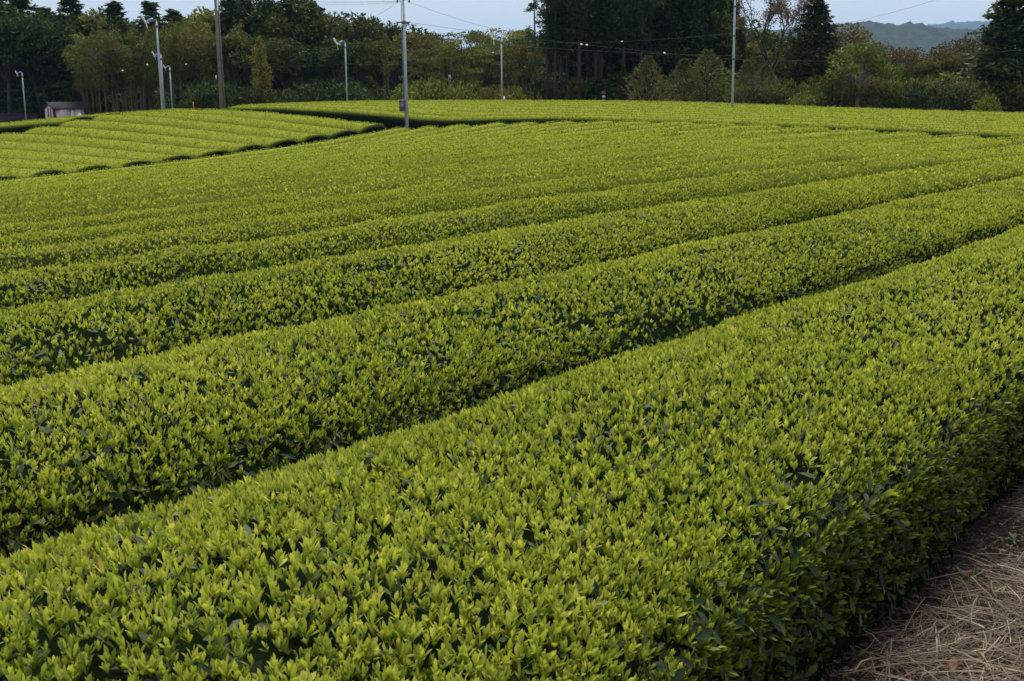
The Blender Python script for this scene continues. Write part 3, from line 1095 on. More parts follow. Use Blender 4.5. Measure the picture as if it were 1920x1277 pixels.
DARK = [(0, (0.0165, 0.0285, 0.0095)), (0.5, (0.0462, 0.0682, 0.019)), (1, (0.1088, 0.1364, 0.0349))]
OLIVE = [(0, (0.0357, 0.0483, 0.0105)), (0.5, (0.1155, 0.1313, 0.0231)), (1, (0.2415, 0.2467, 0.0441))]
GOLD = [(0, (0.0585, 0.0587, 0.0125)), (0.5, (0.2145, 0.1938, 0.0325)), (1, (0.416, 0.3562, 0.0625))]
MIDG = [(0, (0.03, 0.0461, 0.0115)), (0.5, (0.0869, 0.1123, 0.023)), (1, (0.1798, 0.2016, 0.0374))]
PLUME = [(0, (0.0448, 0.0557, 0.0177)), (0.5, (0.1119, 0.1214, 0.038)), (1, (0.2039, 0.2024, 0.0696))]
RUSSET = [(0, (0.036, 0.036, 0.010)), (0.5, (0.105, 0.088, 0.022)), (1, (0.190, 0.135, 0.040))]
BUD = [(0, (0.075, 0.055, 0.032)), (0.5, (0.14, 0.105, 0.062)), (1, (0.20, 0.155, 0.095))]
LIME = [(0, (0.0324, 0.0504, 0.0086)), (0.5, (0.108, 0.1512, 0.0187)), (1, (0.1872, 0.2376, 0.0324))]
TM = {k: leaf_mat('foliage_' + k, v, rough=.7, spec=.10, trans=.22, objvar=.22) for k, v in
      dict(dark=DARK, olive=OLIVE, gold=GOLD, mid=MIDG, plume=PLUME, russet=RUSSET, bud=BUD, lime=LIME).items()}


def rand_dir(rg, n):
    return norm(rg.normal(0, 1, (n, 3)))


def blob(rg, c, r, n, size, droop=0.0, aspect=.55, shell=.55, tone=0.0):
    """a leafy clump: n leaf sprays between shell*r and r round c"""
    d = rand_dir(rg, n)
    rad = (shell + (1 - shell) * rg.random(n) ** .6)[:, None]
    p = np.asarray(c) + d * rad * np.asarray(r)
    dr = norm(d + rg.normal(0, .7, (n, 3)) + np.array([0, 0, -droop]))
    t = np.clip(rg.normal(.42, .10, n) + tone * 1.6, 0, 1)
    return leaf_cloud(p - dr * size * .5, dr, rand_dir(rg, n) + d, size * rg.uniform(.6, 1.25, n), size * aspect * rg.uniform(.7, 1.2, n), T_LO, bend=.1, tint=t, rng=rg)


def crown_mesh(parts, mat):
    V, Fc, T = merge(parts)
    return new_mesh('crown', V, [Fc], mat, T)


def v_conifer(seed, H=12.0, R=2.1, bare=.12, mat='dark', taper=.85, cs=.38):
    rg = np.random.default_rng(seed)
    mb = MB()
    mb.tube([(0, 0, -.3), (.03, 0, H * .4), (0, .03, H * .8), (0, 0, H * .98)], [.17, .13, .07, .02], 7)
    parts = []
    z = H * bare
    while z < H * .99:
        f = (z / H - bare) / (1 - bare)
        rad = R * (1 - f) ** taper * (.55 + .45 * min(1, f * 6 + .3)) + .12
        nb = 6 if f < .8 else 4
        a0 = rg.uniform(0, 6.28)
        for k in range(nb):
            an = a0 + k * 6.283 / nb + rg.normal(0, .25)
            rr = rad * rg.uniform(.6, 1.12)
            c = np.array([math.cos(an) * rr * .68, math.sin(an) * rr * .68, z - rr * .12 + rg.normal(0, .12)])
            e = np.array([.42 * rr + .16, .42 * rr + .16, .24 * rr + .20])
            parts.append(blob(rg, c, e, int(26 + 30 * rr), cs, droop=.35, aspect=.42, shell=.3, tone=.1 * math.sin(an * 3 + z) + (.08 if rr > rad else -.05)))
            if k % 2 == 0 and rr > .5:
                mb.tube([(0, 0, z + .1), tuple(c + np.array([0, 0, .05]))], [.035, .012], 4, False)
        z += .30 + .30 * (1 - f) + rg.uniform(0, .18)
    return crown_mesh(parts, TM[mat]), mb.mesh('trunk', M_BARK), H


def v_round(seed, H=9.0, R=2.8, mat='mid', flat=.8, nb=22, cs=.36, base=.35, n=120, trunk=M_BARK, br=(.75, 1.25)):
    rg = np.random.default_rng(seed)
    mb = MB()
    top = np.array([rg.normal(0, .2), rg.normal(0, .2), H * base])
    mb.tube([(0, 0, -.3), tuple(top * .5 + (.1, .05, 0)), tuple(top)], [.22, .17, .14], 8)
    parts = []
    for k in range(nb):
        d = rand_dir(rg, 1)[0]
        d[2] = abs(d[2]) * 1.1 - .35
        rr = rg.uniform(.55, .95)
        c = np.array([d[0] * R * rr, d[1] * R * rr, H * (base + .32) + d[2] * H * .36 * rr])
        br_ = rg.uniform(*br)
        c[2] = min(c[2], H - br_ * flat * .9)
        parts.append(blob(rg, c, np.array([br_, br_, br_ * flat]), n, cs, droop=-.2, aspect=.6, shell=.5, tone=rg.normal(0, .1)))
        m = top * .45 + c * .55 + rg.normal(0, .2, 3)
        mb.tube([tuple(top), tuple(m), tuple(c)], [.09, .055, .02], 5, False)
    return crown_mesh(parts, TM[mat]), mb.mesh('trunk', trunk), H


def v_layer(seed, H=8.0, R=3.2, mat='gold'):
    rg = np.random.default_rng(seed)
    mb = MB()
    mb.tube([(0, 0, -.3), (.15, .1, H * .18), (.05, 0, H * .36)], [.24, .2, .16], 8)
    parts = []
    for k in range(26):
        an = rg.uniform(0, 6.28)
        f = rg.random()
        rr = R * (.25 + .75 * rg.random() ** .6) * (1 - .45 * f)
        c = np.array([math.cos(an) * rr, math.sin(an) * rr, H * (.42 + .54 * f) - .10 * rr])
        b = rg.uniform(.7, 1.15)
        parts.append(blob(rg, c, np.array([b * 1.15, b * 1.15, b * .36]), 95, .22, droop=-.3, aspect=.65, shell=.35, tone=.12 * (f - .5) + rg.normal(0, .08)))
        m = np.array([c[0] * .5, c[1] * .5, H * .36 + (c[2] - H * .36) * .72])
        mb.tube([(.05, 0, H * .34), tuple(m), tuple(c - (0, 0, .1))], [.085, .06, .018], 5, False)
    return crown_mesh(parts, TM[mat]), mb.mesh('trunk', M_BARK), H


def v_bamboo(seed, H=9.0, mat='olive', n_culm=13, spread=1.2):
    rg = np.random.default_rng(seed)
    mb = MB()
    parts = []
    for k in range(n_culm):
        an = rg.uniform(0, 6.28)
        b0 = np.array([math.cos(an), math.sin(an), 0]) * rg.uniform(.1, spread)
        h = H * rg.uniform(.72, 1.0)
        lean = np.array([math.cos(an + rg.normal(0, .5)), math.sin(an + rg.normal(0, .5)), 0]) * rg.uniform(.3, 1.3)
        ts = np.linspace(0, 1, 7)
        pts = [b0 + np.array([0, 0, h * (t - .10 * t ** 5)]) + lean * (t ** 2.6) for t in ts]
        pts[0][2] = -.2
        mb.tube(pts, np.linspace(.05, .012, 7), 5, False)
        for t in np.linspace(.42, 1.0, 9):
            i = min(int(t * 6), 5)
            q = pts[i] * (1 - (t * 6 - i)) + pts[i + 1] * (t * 6 - i)
            w = .62 * (1.15 - abs(t - .7) * 1.2)
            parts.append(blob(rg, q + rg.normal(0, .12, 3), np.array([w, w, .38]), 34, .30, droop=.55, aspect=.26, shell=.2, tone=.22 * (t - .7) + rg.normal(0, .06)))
    return crown_mesh(parts, TM[mat]), mb.mesh('trunk', M_CULM), H


def v_plume(seed, H=4.0, R=1.0, mat='plume'):
    """young feathery conifer-like plume with sprays sweeping up and out"""
    rg = np.random.default_rng(seed)
    mb = MB()
    mb.tube([(0, 0, -.2), (.02, .02, H * .5), (0, 0, H * .97)], [.06, .04, .01], 5)
    parts = []
    n = 2100
    f = rg.random(n) ** .85
    an = rg.uniform(0, 6.28, n)
    lump = 1 + .34 * np.sin(an * 3 + f * 9 + seed) + .22 * np.sin(an * 5 - f * 21 + seed) + .12 * np.sin(an * 9 + f * 33)
    rad = R * (np.sin(np.clip(1 - f, 0, 1) * math.pi * .62) ** 1.1) * (.35 + .65 * rg.random(n) ** .5) * lump + .03
    p = np.stack([np.cos(an) * rad, np.sin(an) * rad, H * (.04 + .95 * f)], -1)
    dr = norm(np.stack([np.cos(an) * .8, np.sin(an) * .8, .55 + .5 * f], -1) + rg.normal(0, .35, (n, 3)))
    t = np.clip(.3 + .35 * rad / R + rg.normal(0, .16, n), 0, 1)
    parts.append(leaf_cloud(p, dr, rand_dir(rg, n), .26 * rg.uniform(.5, 1.2, n), .055 * rg.uniform(.7, 1.3, n), T_LO, bend=.25, tint=t, rng=rg))
    return crown_mesh(parts, TM[mat]), mb.mesh('trunk', M_BARK), H


def v_grove(seed, H=15.0, bare=.38):
    """plantation cedar: long bare trunk, dark drooping crown above"""
    rg = np.random.default_rng(seed)
    mb = MB()
    mb.tube([(0, 0, -.3), (.05, .0, H * .3), (0, .05, H * .6), (0, 0, H * .98)], [.15, .125, .09, .02], 7)
    for k in range(10):                 # dead stubs on the bare trunk
        z, an = rg.uniform(.12, bare) * H, rg.uniform(0, 6.28)
        l = rg.uniform(.3, .9)
        mb.tube([(0, 0, z), (math.cos(an) * l, math.sin(an) * l, z - .1 * l)], [.022, .008], 4, False)
    parts = []
    z = H * bare
    while z < H * .99:
        f = (z / H - bare) / (1 - bare)
        rad = 1.75 * (1 - f) ** .7 * (.45 + .55 * min(1, f * 4)) + .15
        for k in range(5):
            an = rg.uniform(0, 6.28)
            rr = rad * rg.uniform(.5, 1.15)
            c = np.array([math.cos(an) * rr * .7, math.sin(an) * rr * .7, z - .15 * rr])
            parts.append(blob(rg, c, np.array([.45 * rr + .15, .45 * rr + .15, .28 * rr + .2]), int(24 + 16 * rr), .34, droop=.5, aspect=.42, shell=.3, tone=rg.normal(-.02, .1)))
        z += .5
    return crown_mesh(parts, TM['dark']), mb.mesh('trunk', M_BARK), H


def v_pine(seed, H=10.0):
    rg = np.random.default_rng(seed)
    mb = MB()
    mb.tube([(0, 0, -.3), (.06, .04, H * .5), (-.03, 0, H)], [.12, .09, .03], 6)
    parts = []
    for k in range(15):
        z = H * (.70 + .29 * rg.random()) if k > 2 else H * rg.uniform(.55, .68)
        an = rg.uniform(0, 6.28)
        l = rg.uniform(.35, 1.0) * (1.25 - z / H * .7)
        e = np.array([math.cos(an) * l, math.sin(an) * l, z + rg.uniform(-.15, .2)])
        mb.tube([(0, 0, z - .1), tuple(e)], [.03, .012], 4, False)
        parts.append(blob(rg, e, np.array([.42, .42, .26]), 70, .24, droop=.2, aspect=.3, shell=.1))
    return crown_mesh(parts, TM['dark']), mb.mesh('trunk', M_BARK), H


def v_bud(seed, H=10.0):
    """tall tree just coming into leaf: fine fanned branches and a thin haze of brownish buds"""
    rg = np.random.default_rng(seed)
    mb = MB()
    tips = []

    def grow(p, d, l, r, lev):
        q = p + d * l
        m = p + d * l * .5 + rg.normal(0, .04 * l, 3)
        mb.tube([tuple(p), tuple(m), tuple(q)], [r, r * .85, r * .68], 5 if lev < 2 else 3, False)
        if lev >= 5:
            tips.append(q)
            return
        for k in range(3 if lev in (0, 1, 3) else 2):
            nd = norm((d + rg.normal(0, .34, 3) + np.array([0, 0, .16])).reshape(1, 3))[0]
            grow(q, nd, l * rg.uniform(.62, .86), r * .62, lev + 1)
        if lev >= 3:
            tips.append(q)

    mb.tube([(0, 0, -.3), (.05, 0, H * .2), (0, 0, H * .38)], [.2, .17, .15], 8)
    for k in range(4):
        an = k * 1.57 + rg.uniform(-.3, .3)
        d = norm(np.array([[math.cos(an) * .45, math.sin(an) * .45, 1.0]]))[0]
        grow(np.array([0, 0, H * (.36 - .03 * k)]), d, H * .19, .085, 1)
    tips = np.array(tips)
    zmax = tips[:, 2].max()
    parts = []
    for q in tips:
        parts.append(blob(rg, q, np.array([.42, .42, .34]), 20, .15, droop=0, aspect=.5, shell=0))
    return crown_mesh(parts, TM['bud']), mb.mesh('trunk', M_BARK), float(zmax)


def v_shrub(seed, H=2.2, mat='mid', R=1.2):
    rg = np.random.default_rng(seed)
    mb = MB()
    parts = []
    for k in range(9):
        an, rr = rg.uniform(0, 6.28), R * rg.random() ** .6 * .8
        c = np.array([math.cos(an) * rr, math.sin(an) * rr, H * rg.uniform(.3, .74)])
        b = rg.uniform(.38, .62)
        parts.append(blob(rg, c, np.array([b, b, b * .85]) * H / 2.2, 80, .19, droop=-.25, aspect=.5, shell=.4, tone=rg.normal(0, .12)))
        mb.tube([(rr * .1, 0, -.1), tuple(c * (.5, .5, .55)), tuple(c)], [.03, .02, .008], 4, False)
    n = 260
    d = rand_dir(rg, n)
    d[:, 2] = np.abs(d[:, 2])
    p = d * np.array([R * .95, R * .95, H * .92]) * (.8 + .2 * rg.random(n))[:, None]
    parts.append(leaf_cloud(p, norm(d * .4 + np.array([0, 0, 1.0]) + rg.normal(0, .3, (n, 3))), rand_dir(rg, n), .26, .06, T_LO, bend=.2, rng=rg))
    return crown_mesh(parts, TM[mat]), mb.mesh('stem', M_BARK), H


KINDS = {
    'conifer_tree': [v_conifer(100 + i, 12, 2.0 + .25 * i, .06 + .03 * i) for i in range(4)],
    'round_conifer': [v_conifer(120 + i, 11, 2.6, .05, 'dark', .5) for i in range(3)],
    'evergreen_tree': [v_round(140 + i, 9.5, 2.6, 'dark', .85, 24) for i in range(3)] + [v_round(150 + i, 9.5, 2.6, 'mid', .8, 22) for i in range(3)],
    'olive_tree_crown': [v_round(160 + i, 8.5, 2.5, 'olive', .75, 22) for i in range(3)],
    'bamboo_clump': [v_bamboo(170 + i, 9.0, 'olive' if i != 3 else 'mid') for i in range(5)],
    'layered_tree': [v_layer(180 + i, 8.0, 3.0 + .2 * i, 'gold' if i % 2 == 0 else 'olive') for i in range(4)],
    'plume_tree': [v_plume(190 + i, 4.0, .95 + .12 * i) for i in range(4)],
    'cedar_tree': [v_grove(200 + i, 15, .36 + .03 * (i % 3)) for i in range(5)],
    'pine_tree': [v_pine(210 + i) for i in range(2)],
    'budding_tree': [v_bud(224)],
    'russet_tree': [v_round(230 + i, 7, 2.5, 'russet', .6, 24, .24, .32, 95, M_BARK_PALE) for i in range(3)],
    'lime_tree': [v_round(240, 6, 1.9, 'lime', .8, 20, .24, .3, 85, M_BARK_PALE, (.55, .9))],
    'golden_tree': [v_conifer(250, 6.5, 1.1, .2, 'gold', .55, .22)],
    'shrub': [v_shrub(260 + i, 2.2, ['mid', 'olive', 'plume', 'russet', 'dark'][i % 5]) for i in range(8)],
    'understorey_tree': [v_round(300 + i, 6.5, 3.0, 'dark', .9, 30, .5, .12, 110) for i in range(3)],
    'bright_shrub': [v_shrub(280, 1.7, 'lime', .9)],
}
for _k, _v in KINDS.items():          # true height of each grown model, taken from its topmost leaves
    for _i, (_c, _t, _h) in enumerate(_v):
        _co = np.empty(len(_c.vertices) * 3, np.float32)
        _c.vertices.foreach_get('co', _co)
        _v[_i] = (_c, _t, float(np.percentile(_co[2::3], 99.7)))
REAL = {'understorey_tree': 'evergreen_tree', 'olive_tree_crown': 'broadleaf_tree', 'round_conifer': 'conifer_tree', 'evergreen_tree': 'evergreen_tree', 'plume_tree': 'young_cypress', 'shrub': 'shrub', 'bright_shrub': 'shrub'}
CAT = {'bamboo_clump': 'bamboo', 'shrub': 'shrub', 'bright_shrub': 'shrub'}
TRG = random.Random(3)
LABELS_USED = {}


def tree(kind, px, depth, ytop, label, group=None, var=None, wide=1.0, dz=0.0):
    x, y, ztop = at(px, depth, ytop)
    gz_ = terrain(x, y) + dz
    cr_me, tr_me, H = KINDS[kind][var if var is not None else TRG.randrange(len(KINDS[kind]))]
    s = max(.5, ztop - gz_) / H
    o = empty(REAL.get(kind, kind), (x, y, gz_), TRG.uniform(0, 6.28))
    sw = s * wide * TRG.uniform(.92, 1.1)
    o.scale = (sw, sw, s)
    tag(o, label, CAT.get(kind, 'tree'), group)
    link(tr_me.name.split('.')[0], tr_me, o)
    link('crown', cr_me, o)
    return o


# landmarks used to tell one tree of the wood from another
LM = [(-30, 'left frame edge'), (46, 'fan pole by the shed'), (108, 'little shed'), (213, 'pointed skyline conifer'), (302, 'pair of fan poles'), (410, 'brown utility pole'),
      (486, 'golden tree'), (596, 'cone-shaped conifer'), (648, 'lone fan pole'), (722, 'vine-wrapped trunk'), (762, 'meter-box pole'),
      (843, 'weathered post'), (940, 'middle fan pole'), (1001, 'thin lone pine'), (1132, 'red-topped marker'), (1215, 'leftmost cypress'), (1376, 'steel pole'),
      (1452, 'budding tree'), (1533, 'dark open conifer'), (1612, 'lime-green tree'), (1700, 'hazy valley gap'), (1855, 'bright green shrub'), (1960, 'big black-green conifer')]


def spot(px, desc, seen_key):
    k = min(range(len(LM)), key=lambda i: abs(LM[i][0] - px))
    dx = px - LM[k][0]
    lr = 'left' if dx < 0 else 'right'
    side = 'straight behind the' if abs(dx) < 10 else ('close %s of the' if abs(dx) < 26 else ('%s of the' if abs(dx) < 46 else 'well %s of the')) % lr
    return '%s, %s %s' % (desc, side, LM[k][1])


def wood(kind, items, depth, desc, group, jit=2.0, wide=1.0, var=None):
    for px, yt in items:
        tree(kind, px, depth + TRG.uniform(-jit, jit), yt, spot(px, desc, kind), group, var, wide)


# --- left wood, skyline rank
C_, E_, O_ = 'conifer_tree', 'evergreen_tree', 'olive_tree_crown'
wood(C_, [(-60, -30), (-10, -25), (35, -12), (78, 16), (130, -8), (213, 6), (280, 5), (326, 20), (596, 16)], 118, 'pointed dark conifer on the skyline', 'skyline conifers of the left wood', wide=2.1)
wood('round_conifer', [(430, -8), (462, -18), (500, 2), (545, -14), (578, 2)], 114, 'bulky dark conifer on the skyline', 'bulky skyline conifers of the left wood', wide=1.35)
wood(E_, [(102, 26), (160, 24), (186, 18), (240, 46), (300, 42), (350, 42), (625, 26), (655, 46), (682, 33), (706, 37), (730, 44), (750, 52)], 116, 'round dark evergreen on the skyline', 'skyline evergreens of the left wood')
wood(O_, [(375, 22), (400, 18), (520, 10), (775, 60), (802, 68)], 113, 'paler olive tree on the skyline', 'olive skyline trees of the left wood')
# --- behind them, closing the wood
wood('understorey_tree', [(p, 112) for p in range(-90, 800, 40)], 124, 'low thick tree closing the wood', 'low thick trees inside the left wood', wide=1.2)
wood('understorey_tree', [(p, 112) for p in range(780, 1040, 34)], 112, 'low thick tree behind the layered ones', 'low thick trees in the middle', wide=1.1)
wood('understorey_tree', [(p, 112) for p in range(1020, 1420, 40)], 110, 'low thick tree inside the cedar grove', 'low thick trees in the grove', wide=1.2)
wood('understorey_tree', [(p, 132) for p in range(1400, 2000, 40)], 106, 'low thick tree in the right-hand wood', 'low thick trees of the right-hand wood', wide=1.1)
wood(E_, [(p, 45 + 18 * math.sin(p * .045) + (12 if 225 < p < 270 else 0)) for p in range(-120, 800, 52)], 130, 'shaded evergreen deep in the left wood', 'inner evergreens of the left wood', wide=1.25)
# --- middle rank
wood('bamboo_clump', [(168, 62), (204, 56), (238, 52), (266, 74), (300, 52), (334, 40), (362, 60), (394, 40)], 105, 'arching olive bamboo clump', 'bamboo clumps of the left wood', 1.5, 1.05)
wood(E_, [(-70, 10), (-30, 14), (2, 8), (30, 28), (62, 22), (95, 44), (124, 50), (148, 72)], 109, 'sombre evergreen halfway into the wood', 'middle evergreens at the left end', 1.5, var=1)
wood(E_, [(430, 62), (458, 58), (522, 72), (560, 78), (602, 88), (636, 82), (676, 78), (704, 72), (742, 82)], 106, 'dark evergreen halfway into the wood', 'middle evergreens between the poles', 1.5)
tree('golden_tree', 486, 101, 70, 'slender golden-leaved tree standing out before the dark conifers')
# --- low fringe under the left wood
wood('shrub', [(p, 158 + 10 * math.sin(p * .11)) for p in range(340, 770, 46)], 100, 'low shaded bush edging the wood', 'bushes at the foot of the left wood', 1.5, 1.4, 4)
wood('shrub', [(p, 140 + 12 * math.sin(p * .07)) for p in range(-100, 780, 40)], 112, 'taller shaded bush inside the wood', 'inner bushes of the left wood', 1.5, 1.7, 4)

# --- layered broadleaf trees in the middle
wood('layered_tree', [(828, 74), (866, 62), (898, 57), (926, 54), (958, 56), (990, 56)], 104, 'yellow-olive layered tree on the skyline', 'skyline layered trees in the middle', 1.5)
wood('layered_tree', [(795, 92), (838, 88), (880, 76), (912, 82), (950, 78), (982, 82)], 95, 'spreading layered tree with dark limbs', 'front layered trees in the middle', 1.5)
wood('russet_tree', [(818, 62)], 110, 'brownish round crown', None)
wood('shrub', [(778, 150), (800, 146), (826, 150), (858, 152), (884, 158), (908, 162), (932, 158), (958, 160), (985, 164)], 89, 'brownish-olive bush', 'bushes before the layered trees', 1.0, 1.2, 1)
wood(E_, [(p, 92) for p in range(790, 1030, 44)], 116, 'shaded evergreen behind the layered trees', 'inner trees behind the layered trees', wide=1.2)

# --- cedar grove, right of the middle
tree('pine_tree', 1001, 88, -30, 'thin lone pine with bare trunk and tufted top at the grove edge', None, 0)
tree('pine_tree', 1027, 90, -45, 'thin tufted pine between the lone pine and the dark cedar grove', None, 1)
wood('cedar_tree', [(1041, -90), (1051, -150), (1086, -160), (1118, -140), (1127, -150), (1171, -130), (1206, -150)], 90, 'bare-trunked cedar in the dark grove', 'trunks of the cedar grove', 1.5)
wood('cedar_tree', [(1032, -40), (1064, -170), (1085, -150), (1104, -140), (1125, -160), (1147, -140), (1170, -150), (1192, -160), (1216, -140), (1236, -130)], 97, 'second-rank cedar in the dark grove', 'second rank of the cedar grove', 1.5)
wood(C_, [(1058, -60), (1100, -80), (1142, -70), (1186, -80), (1230, -60), (1266, -120), (1300, -130), (1334, -110), (1362, -40)], 106, 'dense dark conifer backing the cedar grove', 'dense conifers of the grove', 1.5, 1.25)
wood(C_, [(1240, -120), (1272, -140), (1304, -120), (1336, -90), (1358, -10)], 94, 'dense conifer ending the dark grove', 'dense conifers at the right end of the grove', 1.0, 1.0)
wood(E_, [(p, 40) for p in range(1040, 1420, 46)], 118, 'shaded tree deep behind the grove', 'inner trees behind the grove', wide=1.4)
wood('shrub', [(p, 148 + 14 * math.sin(p * .13)) for p in range(1000, 1230, 30)], 92, 'shaded bush between the cedar trunks', 'bushes under the cedars', 1.2, 1.2, 4)
tree(C_, 1168, 86, 118, 'small dark conifer in front of the grove, left of the feathery cypresses', None, 0)
# --- feathery young trees in front of the grove
for px, yt, lab in [(1215, 104, 'feathery olive cypress, leftmost of the row before the dark grove'), (1244, 142, 'low feathery cypress between the leftmost tall one and the slim one'),
                    (1283, 110, 'slim feathery cypress standing alone before the dark grove'), (1327, 93, 'tallest feathery cypress, left of the bare steel pole'),
                    (1304, 140, 'low feathery cypress between the slim and the tallest one'), (1358, 128, 'dull feathery cypress touching the left side of the steel pole'),
                    (1402, 112, 'broad feathery cypress right of the steel pole'), (1436, 120, 'dull feathery cypress under the budding brown tree')]:
    tree('plume_tree', px, 83 + (px % 5), yt, lab, 'young cypresses before the grove', None, 1.35)
# --- right-hand trees
tree(C_, 1391, 96, 34, 'slender dark conifer peeping just right of the steel pole', None, 0, .8)
tree('budding_tree', 1452, 90, -28, 'tall tree just budding, brown fine branches fanned against the sky', None, 0, 1.3)
tree(C_, 1532, 88, -14, 'dark open conifer against the sky between the budding tree and the valley', None, 2, 1.75)
wood(O_, [(1412, 78), (1480, 88), (1505, 70), (1562, 92)], 97, 'dull olive tree', 'olive trees around the budding tree', 1.0)
tree('russet_tree', 1592, 100, 44, 'brownish round tree rising left of the hazy hills', None, 0)
tree('lime_tree', 1612, 80.5, 80, 'bright lime-green tree in fresh leaf by the valley gap')
tree('lime_tree', 1660, 92, 122, 'smaller lime-green tree at the foot of the valley gap', None, None, .8)
wood('russet_tree', [(1640, 78), (1698, 90), (1722, 98), (1762, 88), (1798, 74), (1832, 60)], 104, 'russet-green tree on the slope below the hills', 'russet trees on the slope', 1.5)
wood(O_, [(1676, 120), (1736, 112), (1776, 110), (1812, 96)], 97, 'olive tree in front of the russet slope', 'olive trees before the russet slope', 1.0, .9)
tree('conifer_tree', 1906, 84, -60, 'big black-green conifer filling the right edge above the shrubs', None, 0, 2.3)
tree('round_conifer', 1862, 86, 40, 'lower dark conifer leaning out left of the big black-green one', None, 1, .9)
tree('round_conifer', 1990, 84, -60, 'dark conifer at the frame edge behind the big black-green one', None, 2, 1.1)
wood(E_, [(p, 60) for p in (1400, 1440, 1480)] + [(p, 118 + 6 * math.sin(p)) for p in (1530, 1570, 1850, 1890, 1930, 1970)], 112, 'shaded tree behind the right-hand bushes', 'inner trees of the right-hand wood', wide=1.1)
wood('shrub', [(1390, 160), (1420, 150), (1448, 158), (1478, 148), (1520, 150), (1548, 140), (1580, 150), (1612, 156), (1644, 150), (1676, 152), (1706, 146), (1736, 150), (1766, 150),
               (1796, 148), (1826, 146), (1884, 144), (1914, 150), (1946, 146)], 82, 'grey-green bush along the field edge', 'bushes along the right field edge', 1.5, 1.15)
wood('shrub', [(p, 138 + 8 * math.sin(p * .2)) for p in range(1380, 1960, 36)], 90, 'taller grey-green bush in the second line', 'second line of bushes on the right', 1.5, 1.4)
tree('bright_shrub', 1855, 77, 176, 'bright green shrub at the field edge below the big dark conifer')
tree('bright_shrub', 1504, 78, 172, 'bright green bush at the field edge below the dark open conifer', None, None, 1.1)
tree('bright_shrub', 1366, 82, 172, 'small fresh-green bush close left of the steel pole foot', None, None, .8)

# vine-wrapped trunk
def vine_trunk():
    x, y, zt = at(722, 98, 62)
    gz_ = terrain(x, y)
    h = zt - gz_
    root = empty('vine_trunk', (x, y, gz_))
    tag(root, 'slim trunk wrapped in yellow-green vine, left of the meter-box pole', 'tree')
    mb = MB()
    mb.tube([(0, 0, -.2), (.03, 0, h * .5), (0, .02, h)], [.07, .06, .04], 6)
    mb.build('trunk', M_BARK, root)
    rg = np.random.default_rng(4)
    parts = [blob(rg, (0, 0, z), np.array([.2 + .12 * rg.random(), .2, .3]), 26, .17, droop=.4, aspect=.5, shell=.3) for z in np.linspace(h * .3, h * .97, 16)]
    link('vine', crown_mesh(parts, TM['lime']), root)


vine_trunk()

# ------------------------------------------------------------------ poles, fans, wires
def fan_pole(px, depth, ytop, label, big=1.0, box=False, r=.075):
    x, y, zt = at(px, depth, ytop)
    gz_ = terrain(x, y)
    h = zt - gz_
    root = empty('fan_pole', (x, y, gz_))
    tag(root, label, 'fan pole', 'frost fan poles round the tea fields')
    mb = MB()
    mb.tube([(0, 0, -.3), (0, 0, h * .55), (0, 0, h)], [r, r * .92, r * .8], 10)
    mb.build('shaft', M_STEEL, root, True)
    mb = MB()
    mb.tube([(0, 0, h - .35), (0, 0, h - .2)], r * 1.25, 10)
    mb.build('clamp_ring', M_BLUEGREY, root)
    # head: arm, motor, hub and blades looking down over the field
    ax = np.array([-.72, -.45, -.38])
    ax = ax / np.linalg.norm(ax)
    p0 = np.array([0, 0, h])
    p1 = p0 + np.array([-.16, -.08, .10]) * big
    mb = MB()
    mb.tube([p0 - (0, 0, .1), p0 + (0, 0, .05), p1], .04, 8)
    mb.build('arm', M_BLUEGREY, root)
    m0, m1 = p1, p1 + ax * .34 * big
    mb = MB()
    mb.tube([m0 - ax * .05, m0, m1, m1 + ax * .04], [.05, .095 * big, .085 * big, .03], 10)
    motor = mb.build('fan_motor', M_BLUEGREY, root, True)
    hub = m1 + ax * .07
    e1 = np.cross(ax, (0, 0, 1.0))
    e1 /= np.linalg.norm(e1)
    e2 = np.cross(ax, e1)
    mb = MB()
    mb.tube([hub - ax * .05, hub + ax * .05], .06 * big, 8)
    mb.build('fan_hub', M_WHITE, root)
    for k in range(3):
        an = 1.0 + k * 2.094
        rd = e1 * math.cos(an) + e2 * math.sin(an)
        tg = np.cross(ax, rd)
        V, Fq = [], []
        nseg = 5
        for i in range(nseg + 1):
            f = i / nseg
            w = (.07 + .13 * math.sin(min(1, f * 1.25) * math.pi * .62)) * big
            tw = .65 - .35 * f
            c = hub + rd * (.05 + .40 * f) * big
            u = tg * math.cos(tw) + ax * math.sin(tw)
            nn = np.cross(u, rd) * .008
            for q in (c - u * w * .5 - nn, c + u * w * .5 - nn, c + u * w * .5 + nn, c - u * w * .5 + nn):
                V.append(q)
        for i in range(nseg):
            for j in range(4):
                Fq.append((i * 4 + j, i * 4 + (j + 1) % 4, (i + 1) * 4 + (j + 1) % 4, (i + 1) * 4 + j))
        Fq += [(3, 2, 1, 0), tuple(nseg * 4 + j for j in range(4))]
        mb = MB()
        mb.add(V, Fq)
        mb.build('fan_blade', M_WHITE, root, False)
    if box:
        mb = MB()
        mb.box(r + .07, 0, .95, .12, .14, .32)
        mb.build('switch_box', M_WHITE, root)
    return np.array([x, y, zt])


